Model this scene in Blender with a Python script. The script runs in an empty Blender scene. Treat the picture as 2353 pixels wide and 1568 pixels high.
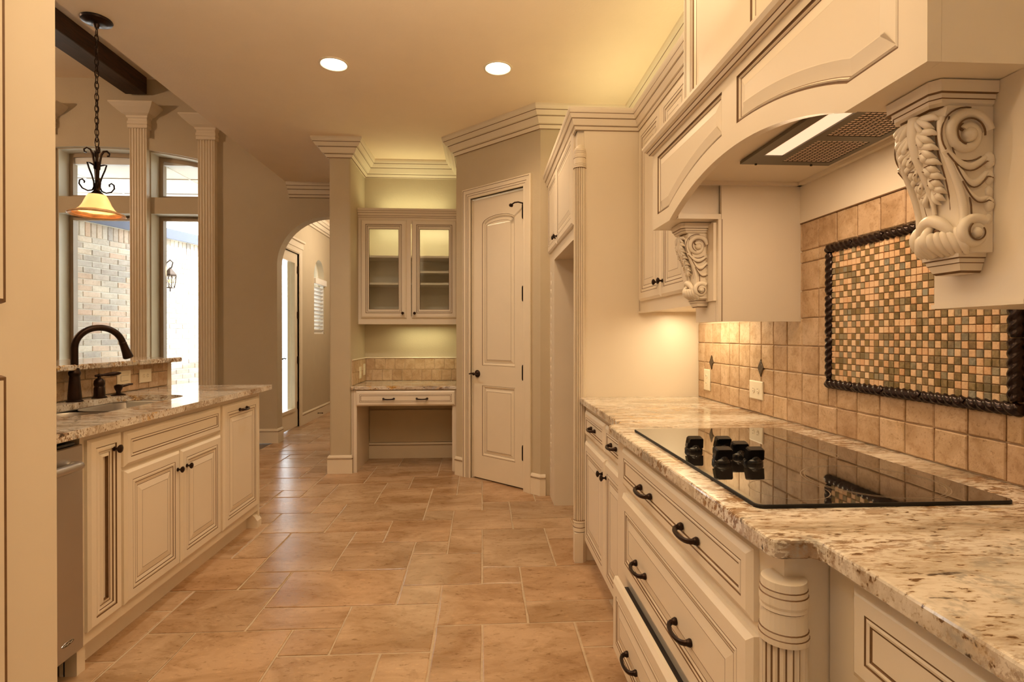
import bpy, math, random
from mathutils import Vector, Matrix
from mathutils.geometry import tessellate_polygon

SC = bpy.context.scene
COL = SC.collection
random.seed(7)

# ------------------------------------------------------------------ camera, world, exposure
cam_d = bpy.data.cameras.new('camera')
cam_d.sensor_fit = 'HORIZONTAL'; cam_d.sensor_width = 36.0
cam_d.lens = 36.0 * 1250.0 / 2353.0
cam_d.shift_y = -6.5 / 2353.0
cam_d.clip_start = 0.05
cam = bpy.data.objects.new('camera', cam_d)
cam.location = (0, 0, 1.265)
cam.rotation_euler = (math.radians(90 - 0.25), 0, -math.atan(68.5 / 1250.0))
COL.objects.link(cam); SC.camera = cam

SC.view_settings.view_transform = 'Standard'
SC.view_settings.look = 'None'
SC.view_settings.gamma = 1.0
SC.view_settings.use_curve_mapping = False
SC.view_settings.exposure = 0.02
SC.cycles.use_denoising = True
SC.cycles.max_bounces = 10
SC.cycles.diffuse_bounces = 6
SC.cycles.glossy_bounces = 4
SC.cycles.transparent_max_bounces = 12
SC.cycles.caustics_reflective = False
SC.cycles.caustics_refractive = False
SC.cycles.sample_clamp_indirect = 6.0

w = bpy.data.worlds.new('sky'); SC.world = w; w.use_nodes = True
bg = w.node_tree.nodes['Background']
bg.inputs[0].default_value = (0.86, 0.93, 1.0, 1); bg.inputs[1].default_value = 9.0

WARM = (1.0, 0.74, 0.46)
GOLD = (1.0, 0.91, 0.50)
def lamp(name, typ, loc, power, color=WARM, rot=(0, 0, 0), **kw):
    d = bpy.data.lights.new(name, typ); d.energy = power; d.color = color
    for k, v in kw.items(): setattr(d, k, v)
    o = bpy.data.objects.new(name, d); o.location = loc; o.rotation_euler = rot
    COL.objects.link(o); return o
PI = math.pi
sun = lamp('sun', 'SUN', (-10, 4, 9), 14.0, (1, .96, .9), (0, 0, 0), angle=0.02)
sun.rotation_euler = Vector((-0.90, -0.05, -1.0)).to_track_quat('-Z', 'Y').to_euler()
CANS = [(-0.972, 3.636), (0.105, 3.63), (-0.972, 1.9), (0.105, 1.9), (-0.972, 0.2), (0.105, 0.2), (-0.972, -1.4), (0.105, -1.4)]
for cx_, cy_ in CANS:
    lamp('can_bulb', 'SPOT', (cx_, cy_, 3.02), {3.636: 46, 3.63: 46, 1.9: 25 if cx_ < 0 else 14, 0.2: 18 if cx_ < 0 else 4, -1.4: 14 if cx_ < 0 else 8}[cy_], (1, .70, .42) if cx_ > 0 else (1, .92, .78), spot_size=math.radians(150), spot_blend=0.8, shadow_soft_size=0.07)
# glow lights that stand on the cabinet tops and under the cabinets
lamp('cove_light', 'AREA', (1.07, 2.6, 2.56), 1.7, GOLD, (PI, 0, 0), shape='RECTANGLE', size=0.15, size_y=1.0)
lamp('cove_light', 'AREA', (0.95, 3.7, 2.56), 1.9, GOLD, (PI, 0, 0), shape='RECTANGLE', size=0.3, size_y=0.9)
lamp('cove_light', 'AREA', (-0.70, 5.55, 2.53), 1.9, GOLD, (PI, 0, 0), shape='RECTANGLE', size=0.7, size_y=0.1)
lamp('under_cabinet_light', 'AREA', (1.08, 2.66, 1.385), 3.2, (1, .80, .50), (0, 0, 0), shape='RECTANGLE', size=0.05, size_y=0.55)
lamp('under_cabinet_light', 'AREA', (-0.60, 5.50, 1.365), 1.7, GOLD, (0, 0, 0), shape='RECTANGLE', size=0.5, size_y=0.04)
lamp('shelf_light', 'AREA', (-0.70, 5.52, 2.395), 1.5, GOLD, (0, 0, 0), shape='RECTANGLE', size=0.8, size_y=0.12)
lamp('hood_lamp', 'AREA', (0.93, 1.53, 1.835), 3.6, (1, .70, .42), (0, 0, 0), shape='RECTANGLE', size=0.06, size_y=0.4)
lamp('pendant_bulb', 'POINT', (-2.172, 3.2, 2.0), 5, (1, .62, .25), shadow_soft_size=0.03)
lamp('hall_lamp', 'POINT', (-1.5, 8.2, 2.75), 40, (1, .85, .68), shadow_soft_size=0.15)
lamp('living_lamp', 'POINT', (-6.2, 3.2, 3.3), 155, (1, .66, .40), shadow_soft_size=0.12)

lamp('added_ceiling_fill', 'AREA', (-0.25, 0.95, 2.25), 54, (1, .84, .60), (PI, 0, 0), shape='RECTANGLE', size=1.2, size_y=1.2)  # unseen fill light, added to lift the ceiling and soften the room

# ------------------------------------------------------------------ materials
def new_mat(name):
    m = bpy.data.materials.new(name); m.use_nodes = True
    nt = m.node_tree; b = nt.nodes['Principled BSDF']
    return m, nt, b
def N(nt, typ, **kw):
    n = nt.nodes.new(typ)
    for k, v in kw.items(): setattr(n, k, v)
    return n
def ramp(nt, stops):
    r = nt.nodes.new('ShaderNodeValToRGB'); e = r.color_ramp.elements
    while len(e) < len(stops): e.new(0.5)
    for i, (p, c) in enumerate(stops):
        e[i].position = p; e[i].color = (*c, 1) if len(c) == 3 else c
    return r
def coords(nt, scale=(1, 1, 1), rot=(0, 0, 0), kind='Object'):
    t = N(nt, 'ShaderNodeTexCoord'); mp = N(nt, 'ShaderNodeMapping')
    mp.inputs['Scale'].default_value = scale; mp.inputs['Rotation'].default_value = rot
    nt.links.new(t.outputs[kind], mp.inputs['Vector']); return mp.outputs['Vector']
def noise(nt, vec, scale, detail=4, rough=0.55, dist=0.0):
    n = N(nt, 'ShaderNodeTexNoise'); n.inputs['Scale'].default_value = scale
    n.inputs['Detail'].default_value = detail; n.inputs['Roughness'].default_value = rough
    n.inputs['Distortion'].default_value = dist
    nt.links.new(vec, n.inputs['Vector']); return n.outputs['Fac']
def mix(nt, fac, a, b, blend='MIX'):
    m = N(nt, 'ShaderNodeMix'); m.data_type = 'RGBA'; m.blend_type = blend
    L = nt.links
    for sock, v in ((m.inputs[0], fac), (m.inputs[6], a), (m.inputs[7], b)):
        if hasattr(v, 'links') or hasattr(v, 'is_linked'): L.new(v, sock)
        elif isinstance(v, (int, float)): sock.default_value = v
        else: sock.default_value = (*v, 1)
    return m.outputs[2]
def bump(nt, b, h, strength=0.2, dist=0.01):
    n = N(nt, 'ShaderNodeBump'); n.inputs['Strength'].default_value = strength
    n.inputs['Distance'].default_value = dist
    nt.links.new(h, n.inputs['Height']); nt.links.new(n.outputs['Normal'], b.inputs['Normal'])
def simple(name, col, rough=0.5, metal=0.0, var=0.06, nscale=6.0, bstr=0.0, bscale=120, spec=None, coat=0):
    m, nt, b = new_mat(name)
    v = coords(nt)
    f = noise(nt, v, nscale, 3)
    c2 = tuple(max(0, c * (1 - 2 * var)) for c in col)
    nt.links.new(mix(nt, f, tuple(min(1, c * (1 + var)) for c in col), c2), b.inputs['Base Color'])
    b.inputs['Roughness'].default_value = rough; b.inputs['Metallic'].default_value = metal
    if spec is not None: b.inputs['Specular IOR Level'].default_value = spec
    if coat: b.inputs['Coat Weight'].default_value = coat
    if bstr: bump(nt, b, noise(nt, v, bscale, 3), bstr, 0.004)
    return m
def emit(name, col, s):
    m, nt, b = new_mat(name)
    b.inputs['Base Color'].default_value = (*col, 1)
    b.inputs['Emission Color'].default_value = (*col, 1); b.inputs['Emission Strength'].default_value = s
    return m
M = {}
M['paint'] = simple('glazed_cream_paint', (0.77, 0.685, 0.56), 0.38, var=0.03, nscale=3)
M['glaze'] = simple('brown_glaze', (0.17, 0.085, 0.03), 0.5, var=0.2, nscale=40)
M['wall'] = simple('tan_wall_paint', (0.53, 0.45, 0.315), 0.75, var=0.03, bstr=0.25, bscale=70)
M['ceil'] = simple('ceiling_paint', (0.90, 0.755, 0.56), 0.85, var=0.02, bstr=0.2, bscale=90)
M['trim'] = simple('cream_trim_paint', (0.77, 0.68, 0.53), 0.4, var=0.03)
M['pale'] = simple('pale_reveal_paint', (0.80, 0.77, 0.66), 0.6, var=0.03)
M['winframe'] = simple('tan_window_frame', (0.36, 0.26, 0.16), 0.5)
M['bronze'] = simple('oil_rubbed_bronze', (0.035, 0.017, 0.010), 0.32, 0.75, var=0.3, nscale=30)
M['dark_iron'] = simple('dark_iron', (0.05, 0.03, 0.02), 0.4, 0.6, var=0.3, nscale=30)
M['steel'] = simple('brushed_steel', (0.50, 0.47, 0.44), 0.34, 0.95, var=0.05, nscale=4)
M['dark_steel'] = simple('dark_grey_metal', (0.16, 0.14, 0.11), 0.42, 0.7)
M['chrome'] = simple('chrome', (0.75, 0.74, 0.72), 0.12, 1.0)
M['blackglass'] = simple('black_cooktop_glass', (0.012, 0.010, 0.008), 0.03, 0.0, spec=0.9, coat=0.6)
M['blackedge'] = simple('black_glass_edge', (0.008, 0.007, 0.006), 0.5, spec=0.3)
M['blackgloss'] = simple('glossy_black_plastic', (0.006, 0.006, 0.007), 0.09, spec=0.6)
M['ring'] = simple('burner_marking', (0.20, 0.15, 0.10), 0.3)
M['ivory'] = simple('ivory_plastic', (0.82, 0.74, 0.58), 0.35, var=0.02)
M['slot'] = simple('dark_slot', (0.035, 0.022, 0.014), 0.7)
M['grout'] = simple('floor_grout', (0.56, 0.43, 0.285), 0.9, var=0.15, nscale=40, bstr=0.3)
M['tgrout'] = simple('wall_tile_grout', (0.70, 0.56, 0.40), 0.9, var=0.1, nscale=40)
M['mgrout'] = simple('mosaic_grout', (0.62, 0.40, 0.22), 0.9, var=0.1, nscale=40)
M['rope'] = simple('dark_rope_moulding', (0.026, 0.011, 0.007), 0.24, 0.5, var=0.3, nscale=60)
M['diamond'] = simple('bronze_diamond_tile', (0.11, 0.07, 0.035), 0.4, 0.5, var=0.5, nscale=160, bstr=0.8, bscale=260)
M['shade_rim'] = simple('amber_glass_rim', (0.75, 0.45, 0.22), 0.25, var=0.3, nscale=30)
M['concrete'] = simple('patio_concrete', (0.7, 0.68, 0.64), 0.9)
M['patio_ceiling'] = simple('white_patio_ceiling', (0.82, 0.82, 0.80), 0.8)
M['fascia'] = simple('blue_grey_fascia', (0.10, 0.11, 0.17), 0.6)
M['mortar'] = simple('pale_mortar', (0.86, 0.84, 0.80), 0.95)
M['white_blind'] = simple('white_shutter', (0.86, 0.84, 0.80), 0.5)
M['mesh_metal'] = simple('hood_mesh_metal', (0.85, 0.70, 0.58), 0.5, 0.2)
M['can_glow'] = emit('can_lamp_glow', (1.0, 0.93, 0.84), 12)
M['hood_glow'] = emit('hood_lens_glow', (1.0, 0.74, 0.50), 0.85)
M['patio_glow'] = emit('patio_lamp_glow', (1, 1, 1), 8)
M['flame'] = emit('lantern_bulb', (1.0, 0.5, 0.2), 3)

def m_glass():
    m, nt, b = new_mat('clear_pane_glass'); nt.nodes.remove(b)
    tr = N(nt, 'ShaderNodeBsdfTransparent'); tr.inputs[0].default_value = (0.95, 0.97, 0.96, 1)
    gl = N(nt, 'ShaderNodeBsdfGlossy'); gl.inputs['Roughness'].default_value = 0.02
    lw = N(nt, 'ShaderNodeLayerWeight'); lw.inputs['Blend'].default_value = 0.5
    pw_ = N(nt, 'ShaderNodeMath', operation='POWER'); pw_.inputs[1].default_value = 4.0; nt.links.new(lw.outputs['Facing'], pw_.inputs[0])
    ml_ = N(nt, 'ShaderNodeMath', operation='MULTIPLY_ADD'); ml_.inputs[1].default_value = 0.5; ml_.inputs[2].default_value = 0.03; nt.links.new(pw_.outputs[0], ml_.inputs[0])
    mx = N(nt, 'ShaderNodeMixShader'); out = nt.nodes['Material Output']
    nt.links.new(ml_.outputs[0], mx.inputs[0]); nt.links.new(tr.outputs[0], mx.inputs[1])
    nt.links.new(gl.outputs[0], mx.inputs[2]); nt.links.new(mx.outputs[0], out.inputs[0]); return m
M['glass'] = m_glass()

def m_shade():
    m, nt, b = new_mat('amber_lamp_glass')
    v = coords(nt); f = noise(nt, v, 9, 4)
    r = ramp(nt, [(0.3, (1.0, 0.50, 0.16)), (0.7, (1.0, 0.66, 0.26))])
    nt.links.new(f, r.inputs[0])
    nt.links.new(r.outputs[0], b.inputs['Base Color']); nt.links.new(r.outputs[0], b.inputs['Emission Color'])
    b.inputs['Emission Strength'].default_value = 1.15; b.inputs['Roughness'].default_value = 0.3
    return m
M['shade'] = m_shade()

def m_granite():
    m, nt, b = new_mat('cream_granite')
    v = coords(nt, (0.40, 1.25, 1.0), (0, 0, 0.22)); v2 = coords(nt)
    base = noise(nt, v, 4.5, 7, 0.66, 0.8)
    r = ramp(nt, [(0.34, (0.30, 0.245, 0.18)), (0.43, (0.52, 0.44, 0.34)), (0.52, (0.68, 0.61, 0.51)), (0.62, (0.73, 0.67, 0.58)), (0.74, (0.48, 0.44, 0.38))])
    nt.links.new(base, r.inputs[0])
    def mul(a, b_):
        q = N(nt, 'ShaderNodeMath', operation='MULTIPLY'); nt.links.new(a, q.inputs[0]); nt.links.new(b_, q.inputs[1]); return q.outputs[0]
    def band(f, a, b_):
        q = ramp(nt, [(a, (0, 0, 0)), (b_, (1, 1, 1))]); nt.links.new(f, q.inputs[0]); return q.outputs[0]
    zone = band(noise(nt, v, 3.0, 3, 0.55), 0.44, 0.60)
    zone2 = band(noise(nt, v2, 2.1, 2, 0.5), 0.50, 0.64)
    fine = noise(nt, v, 95, 4, 0.65)
    c = mix(nt, band(fine, 0.52, 0.62), r.outputs[0], mix(nt, 1.0, r.outputs[0], (0.72, 0.64, 0.54), 'MULTIPLY'))
    c = mix(nt, mul(band(noise(nt, v, 36, 5, 0.68, 0.4), 0.51, 0.56), zone), c, (0.26, 0.14, 0.06))
    c = mix(nt, mul(band(noise(nt, v, 24, 5, 0.65, 0.5), 0.53, 0.60), zone2), c, (0.58, 0.34, 0.10))
    c = mix(nt, mul(band(noise(nt, v, 44, 5, 0.66, 0.3), 0.55, 0.59), zone2), c, (0.15, 0.065, 0.022))
    c = mix(nt, band(noise(nt, v, 95, 3, 0.55, 0.2), 0.635, 0.665), c, (0.14, 0.075, 0.035))
    c = mix(nt, mul(band(noise(nt, v, 80, 3, 0.55, 0.2), 0.55, 0.585), zone), c, (0.20, 0.11, 0.05))
    c = mix(nt, band(noise(nt, v, 21, 4, 0.6, 0.3), 0.655, 0.685), c, (0.07, 0.045, 0.03))
    c = mix(nt, mul(band(noise(nt, v2, 5.5, 5, 0.6, 0.6), 0.56, 0.66), band(noise(nt, v2, 60, 3, 0.6), 0.40, 0.55)), c, (0.36, 0.33, 0.28))
    nt.links.new(c, b.inputs['Base Color'])
    b.inputs['Roughness'].default_value = 0.09; b.inputs['Specular IOR Level'].default_value = 0.45
    return m
M['granite'] = m_granite()

def m_tile(name, cols, vein, rough, vscale=5.0, pit=0.5, seed_scale=1.0, anis=(1, 1, 1)):
    m, nt, b = new_mat(name)
    oi = N(nt, 'ShaderNodeObjectInfo')
    t = N(nt, 'ShaderNodeTexCoord'); ad = N(nt, 'ShaderNodeVectorMath', operation='ADD')
    cmb = N(nt, 'ShaderNodeVectorMath', operation='SCALE'); cmb.inputs[0].default_value = (37, 19, 11)
    nt.links.new(oi.outputs['Random'], cmb.inputs['Scale'])
    nt.links.new(t.outputs['Object'], ad.inputs[0]); nt.links.new(cmb.outputs[0], ad.inputs[1])
    mp = N(nt, 'ShaderNodeMapping'); mp.inputs['Scale'].default_value = anis
    nt.links.new(ad.outputs[0], mp.inputs[0]); v = mp.outputs[0]
    r = ramp(nt, [(i / max(1, len(cols) - 1), c) for i, c in enumerate(cols)]); nt.links.new(oi.outputs['Random'], r.inputs[0])
    n1 = noise(nt, v, vscale, 6, 0.62, 0.9)
    rv = ramp(nt, [(0.36, (1, 1, 1)), (0.62, (0, 0, 0))]); nt.links.new(n1, rv.inputs[0])
    dk = mix(nt, 1.0, r.outputs[0], vein, 'MULTIPLY')
    c = mix(nt, rv.outputs[0], r.outputs[0], dk)
    nm = noise(nt, v, vscale * 3.3, 5, 0.68, 0.5)
    rm_ = ramp(nt, [(0.36, (0.80, 0.75, 0.68)), (0.48, (1, 1, 1)), (0.62, (1.0, 1.0, 1.0)), (0.72, (1.14, 1.13, 1.10))]); nt.links.new(nm, rm_.inputs[0])
    c = mix(nt, 0.85, c, mix(nt, 1.0, c, rm_.outputs[0], 'MULTIPLY'))
    n2 = noise(nt, v, vscale * 14, 4, 0.66)
    r2 = ramp(nt, [(0.30, (0.62, 0.56, 0.48)), (0.42, (1, 1, 1)), (0.60, (1, 1, 1)), (0.70, (1.18, 1.17, 1.14))]); nt.links.new(n2, r2.inputs[0])
    c = mix(nt, pit, c, mix(nt, 1.0, c, r2.outputs[0], 'MULTIPLY'))
    nt.links.new(c, b.inputs['Base Color']); b.inputs['Roughness'].default_value = rough
    bump(nt, b, n2, 0.3, 0.004)
    return m
M['travertine'] = m_tile('travertine_floor_tile', [(0.51, 0.34, 0.205), (0.55, 0.375, 0.23), (0.48, 0.335, 0.21), (0.57, 0.39, 0.24), (0.52, 0.35, 0.215), (0.53, 0.335, 0.19), (0.545, 0.37, 0.225)], (0.66, 0.58, 0.48), 0.24, 2.6, 0.9, anis=(0.7, 1.3, 1))
M['tumbled'] = m_tile('tumbled_travertine_tile', [(0.62, 0.45, 0.29), (0.55, 0.38, 0.24), (0.68, 0.51, 0.34), (0.50, 0.34, 0.21), (0.64, 0.47, 0.31), (0.58, 0.42, 0.28)], (0.74, 0.68, 0.58), 0.6, 9, 1.0)
M['brick'] = m_tile('pale_brick', [(0.62, 0.42, 0.32), (0.70, 0.58, 0.48), (0.42, 0.38, 0.36), (0.74, 0.66, 0.56), (0.66, 0.48, 0.36), (0.55, 0.50, 0.46)], (0.85, 0.84, 0.83), 0.9, 8, 0.6)
M['mstone'] = m_tile('peach_stone_mosaic', [(0.74, 0.50, 0.29), (0.82, 0.60, 0.38), (0.70, 0.42, 0.22), (0.80, 0.58, 0.37)], (0.9, 0.86, 0.8), 0.5, 40, 0.5)
M['mglass'] = m_tile('smoky_glass_mosaic', [(0.24, 0.16, 0.06), (0.33, 0.24, 0.11), (0.20, 0.15, 0.065), (0.38, 0.33, 0.22), (0.28, 0.18, 0.07), (0.34, 0.34, 0.28)], (0.6, 0.6, 0.55), 0.14, 60, 0.5)

def m_wood(name, a, b_, scale, rough):
    m, nt, b = new_mat(name)
    v = coords(nt, scale)
    f = noise(nt, v, 9, 6, 0.65, 0.8)
    r = ramp(nt, [(0.3, a), (0.7, b_)]); nt.links.new(f, r.inputs[0])
    nt.links.new(r.outputs[0], b.inputs['Base Color']); b.inputs['Roughness'].default_value = rough
    return m
M['beam'] = m_wood('dark_stained_beam', (0.012, 0.006, 0.004), (0.075, 0.032, 0.014), (5, 0.5, 5), 0.55)
M['woodfloor'] = m_wood('dark_wood_floor', (0.035, 0.017, 0.008), (0.10, 0.05, 0.025), (8, 0.8, 1), 0.25)

# ------------------------------------------------------------------ geometry helpers
class Fr:
    """local frame: a along u, b along v, c along w = u x v"""
    def __init__(s, o, u=(1, 0, 0), v=(0, 1, 0)):
        s.o = Vector(o); s.u = Vector(u).normalized(); s.v = Vector(v).normalized(); s.w = s.u.cross(s.v)
    def __call__(s, a, b, c=0.0): return s.o + s.u * a + s.v * b + s.w * c
def smooth(pts, rad, m=5):
    pts = [Vector(p) for p in pts]; P, R_o = [], []; n = len(pts)
    for i in range(n - 1):
        a, b, c, d = pts[max(i-1, 0)], pts[i], pts[i+1], pts[min(i+2, n-1)]
        for j in range(m):
            t = j / m
            P.append(.5*((2*b) + (c - a)*t + (2*a - 5*b + 4*c - d)*t*t + (3*b - a - 3*c + d)*t**3)); R_o.append(rad[i] + (rad[i+1] - rad[i])*(t*t*(3 - 2*t)))
    return P + [pts[-1]], R_o + [rad[-1]]
def face_negx(y, z, x): return Fr((x, y, z), (0, -1, 0), (0, 0, 1))   # looks towards -X
def face_posx(y, z, x): return Fr((x, y, z), (0, 1, 0), (0, 0, 1))    # looks towards +X
def face_negy(x, z, y): return Fr((x, y, z), (1, 0, 0), (0, 0, 1))    # looks towards -Y
ID = Fr((0, 0, 0))

class MB:
    def __init__(s): s.v = []; s.f = []; s.m = []; s.mats = []
    def mi(s, mat):
        if mat not in s.mats: s.mats.append(mat)
        return s.mats.index(mat)
    def add(s, vs, fs, mat):
        k = len(s.v); s.v += [Vector(p) for p in vs]; i = s.mi(mat)
        for f in fs: s.f.append([k + q for q in f]); s.m.append(i)
    def box(s, a, b, mat, fr=ID, ch=0.0):
        (x0, y0, z0), (x1, y1, z1) = a, b
        x0, x1 = min(x0, x1), max(x0, x1); y0, y1 = min(y0, y1), max(y0, y1); z0, z1 = min(z0, z1), max(z0, z1)
        if ch <= 0:
            P = [(x, y, z) for z in (z0, z1) for y in (y0, y1) for x in (x0, x1)]
            s.add([fr(*p) for p in P], [(0, 2, 3, 1), (4, 5, 7, 6), (0, 1, 5, 4), (2, 6, 7, 3), (0, 4, 6, 2), (1, 3, 7, 5)], mat)
        else:
            ch = min(ch, .45 * min(x1 - x0, y1 - y0, z1 - z0))
            V = {}; P = []
            for ix in (0, 1):
                for iy in (0, 1):
                    for iz in (0, 1):
                        c = ((x0, x1)[ix], (y0, y1)[iy], (z0, z1)[iz]); sg = (1 - 2 * ix, 1 - 2 * iy, 1 - 2 * iz)
                        for ax in range(3):
                            q = [c[k] + (ch * sg[k] if k != ax else 0) for k in range(3)]
                            V[ix, iy, iz, ax] = len(P); P.append(fr(*q))
            F = []
            for ax in range(3):
                o1, o2 = (ax + 1) % 3, (ax + 2) % 3
                for e in (0, 1):
                    def key(p, q):
                        i = [0, 0, 0]; i[ax] = e; i[o1] = p; i[o2] = q; return (*i, ax)
                    q = [V[key(0, 0)], V[key(1, 0)], V[key(1, 1)], V[key(0, 1)]]
                    F.append(q if e else q[::-1])
                for p in (0, 1):           # edges that run along ax
                    for q in (0, 1):
                        def ek(e, a2):
                            i = [0, 0, 0]; i[ax] = e; i[o1] = p; i[o2] = q; return V[(*i, a2)]
                        f = [ek(0, o1), ek(1, o1), ek(1, o2), ek(0, o2)]
                        F.append(f if (p ^ q) else f[::-1])
            for ix in (0, 1):
                for iy in (0, 1):
                    for iz in (0, 1):
                        f = [V[ix, iy, iz, a_] for a_ in range(3)]
                        F.append(f if (ix + iy + iz) % 2 else f[::-1])
            s.add(P, F, mat)
    def prism(s, poly, c0, c1, mat, fr=ID, cap=True):
        n = len(poly)
        vs = [fr(a, b, c0) for a, b in poly] + [fr(a, b, c1) for a, b in poly]
        fs = [(i, (i + 1) % n, n + (i + 1) % n, n + i) for i in range(n)]
        if cap: fs += [tuple(range(n, 2 * n)), tuple(range(n - 1, -1, -1))]
        s.add(vs, fs, mat)
    def plate(s, outer, holes, c0, c1, mat, fr=ID, hole_mat=None):
        """flat plate with holes between depths c0 (back) and c1 (front)"""
        loops = [outer] + holes; flat = [p for l in loops for p in l]
        tri = tessellate_polygon([[Vector((a, b, 0)) for a, b in l] for l in loops])
        def ccw(t):
            A, B, C = (flat[i] for i in t); return (B[0]-A[0])*(C[1]-A[1]) - (B[1]-A[1])*(C[0]-A[0]) > 0
        tri = [t if ccw(t) else t[::-1] for t in tri]
        s.add([fr(a, b, c1) for a, b in flat], tri, mat)
        s.add([fr(a, b, c0) for a, b in flat], [t[::-1] for t in tri], mat)
        for k, l in enumerate(loops):
            n = len(l); ar = sum(l[i][0]*l[(i+1) % n][1] - l[(i+1) % n][0]*l[i][1] for i in range(n))
            if (ar < 0) == (k == 0): l = l[::-1]
            s.add([fr(a, b, c0) for a, b in l] + [fr(a, b, c1) for a, b in l],
                  [(i, (i + 1) % n, n + (i + 1) % n, n + i) for i in range(n)], (hole_mat or mat) if k else mat)
    def loft(s, rings, mats, close=True, cap_end=None, cap_start=None):
        """rings: lists of points (same count); mats[i] for band i"""
        n = len(rings[0])
        for i in range(len(rings) - 1):
            mt = mats[i] if isinstance(mats, list) else mats
            s.add(rings[i] + rings[i + 1], [(j, (j + 1) % n, n + (j + 1) % n, n + j) for j in range(n if close else n - 1)], mt)
        if cap_end: s.add(rings[-1], [tuple(range(n))], cap_end)
        if cap_start: s.add(rings[0], [tuple(range(n - 1, -1, -1))], cap_start)
    def lathe(s, prof, mat, fr=ID, n=20, cap=True):
        """prof: (radius, height) along w of fr"""
        rings = [[fr(r * math.cos(2*PI*k/n), r * math.sin(2*PI*k/n), h) for k in range(n)] for r, h in prof]
        s.loft(rings, mat, True, mat if cap else None, mat if cap else None)
    def tube(s, pts, rad, mat, n=8, flat=None, cap=True):
        pts = [Vector(p) for p in pts]; m = len(pts)
        rad = rad if isinstance(rad, (list, tuple)) else [rad] * m
        rings = []; t0 = (pts[1] - pts[0]).normalized()
        up = Vector((0, 0, 1)) if abs(t0.z) < 0.9 else Vector((1, 0, 0))
        nx = t0.cross(up).normalized()
        for i in range(m):
            t = (pts[min(i + 1, m - 1)] - pts[max(i - 1, 0)]).normalized()
            nx = (nx - t * nx.dot(t)).normalized(); ny = t.cross(nx)
            if flat: rings.append([pts[i] + nx * rad[i] * math.cos(2*PI*k/n) * flat[0] + ny * rad[i] * math.sin(2*PI*k/n) * flat[1] for k in range(n)])
            else: rings.append([pts[i] + nx * rad[i] * math.cos(2*PI*k/n) + ny * rad[i] * math.sin(2*PI*k/n) for k in range(n)])
        s.loft(rings, mat, True, mat if cap else None, mat if cap else None)
    def ball(s, c, r, mat, n=12, m=7, sc=(1, 1, 1), fr=ID):
        c = Vector(c); rings = []
        for i in range(m + 1):
            ph = PI * (i + 0.02) / (m + 0.04)
            rings.append([fr(c.x + r*sc[0]*math.sin(ph)*math.cos(2*PI*k/n), c.y + r*sc[1]*math.sin(ph)*math.sin(2*PI*k/n), c.z - r*sc[2]*math.cos(ph)) for k in range(n)])
        s.loft(rings, mat, True, mat, mat)
    def sweep(s, path, prof, mats, z=0.0, closed=False, side=1):
        """prof points (out, up); out is to the right of the path for side=1; mitred corners"""
        P = [Vector((x, y)) for x, y in path]; n = len(P); nor = []
        for i in range(n):
            d = []
            if i > 0 or closed: d.append((P[i] - P[i-1]).normalized())
            if i < n - 1 or closed: d.append((P[(i+1) % n] - P[i]).normalized())
            ns = [Vector((q.y, -q.x)) * side for q in d]
            if len(ns) == 2:
                b = (ns[0] + ns[1]).normalized(); nor.append(b / max(0.2, b.dot(ns[0])))
            else: nor.append(ns[0])
        rings = [[Vector((P[i].x + nor[i].x * o, P[i].y + nor[i].y * o, z + u)) for i in range(n)] for o, u in prof]
        for k in range(len(rings) - 1):
            mt = mats[k] if isinstance(mats, list) else mats
            for i in range(n if closed else n - 1):
                j = (i + 1) % n
                q = [rings[k][i], rings[k][j], rings[k+1][j], rings[k+1][i]]
                s.add(q, [(0, 1, 2, 3) if side == 1 else (3, 2, 1, 0)], mt)
        if not closed:
            mt = mats[0] if isinstance(mats, list) else mats
            s.add([r[0] for r in rings], [tuple(range(len(rings)))], mt)
            s.add([r[-1] for r in rings], [tuple(range(len(rings)))[::-1]], mt)
    def build(s, name, parent=None, smooth=False, origin=None, ang=40):
        me = bpy.data.meshes.new(name)
        off = Vector(origin) if origin is not None else Vector((0, 0, 0))
        base = world_loc(parent) if parent else Vector((0, 0, 0))
        loc = off - base if origin is not None else Vector((0, 0, 0))
        sub = off if origin is not None else base
        me.from_pydata([p - sub for p in s.v], [], s.f)
        for mt in s.mats: me.materials.append(M[mt])
        me.polygons.foreach_set('material_index', s.m)
        if smooth:
            me.polygons.foreach_set('use_smooth', [True] * len(s.f))
            import bmesh
            bm = bmesh.new(); bm.from_mesh(me)
            bmesh.ops.remove_doubles(bm, verts=bm.verts, dist=1e-5)
            bm.to_mesh(me); bm.free()
            me.set_sharp_from_angle(angle=math.radians(ang))
        me.update()
        o = bpy.data.objects.new(name, me); COL.objects.link(o)
        if parent: o.parent = parent
        o.location = loc
        return o
def world_loc(o):
    l = Vector((0, 0, 0))
    while o: l = l + o.location; o = o.parent
    return l
def thing(name, label, cat, loc, group=None):
    o = bpy.data.objects.new(name, None); COL.objects.link(o); o.location = loc; o.empty_display_size = 0.1
    o['label'] = label; o['category'] = cat
    if group: o['group'] = group
    return o
def tag(o, label=None, cat=None, group=None, kind=None):
    if label: o['label'] = label
    if cat: o['category'] = cat
    if group: o['group'] = group
    if kind: o['kind'] = kind
    return o
def struct(name, mb, label=None, **kw):
    o = mb.build(name, **kw); o['kind'] = 'structure'
    if label: o['label'] = label
    return o
def rect(w, h, x=0.0, y=0.0): return [(x, y), (x + w, y), (x + w, y + h), (x, y + h)]
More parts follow.
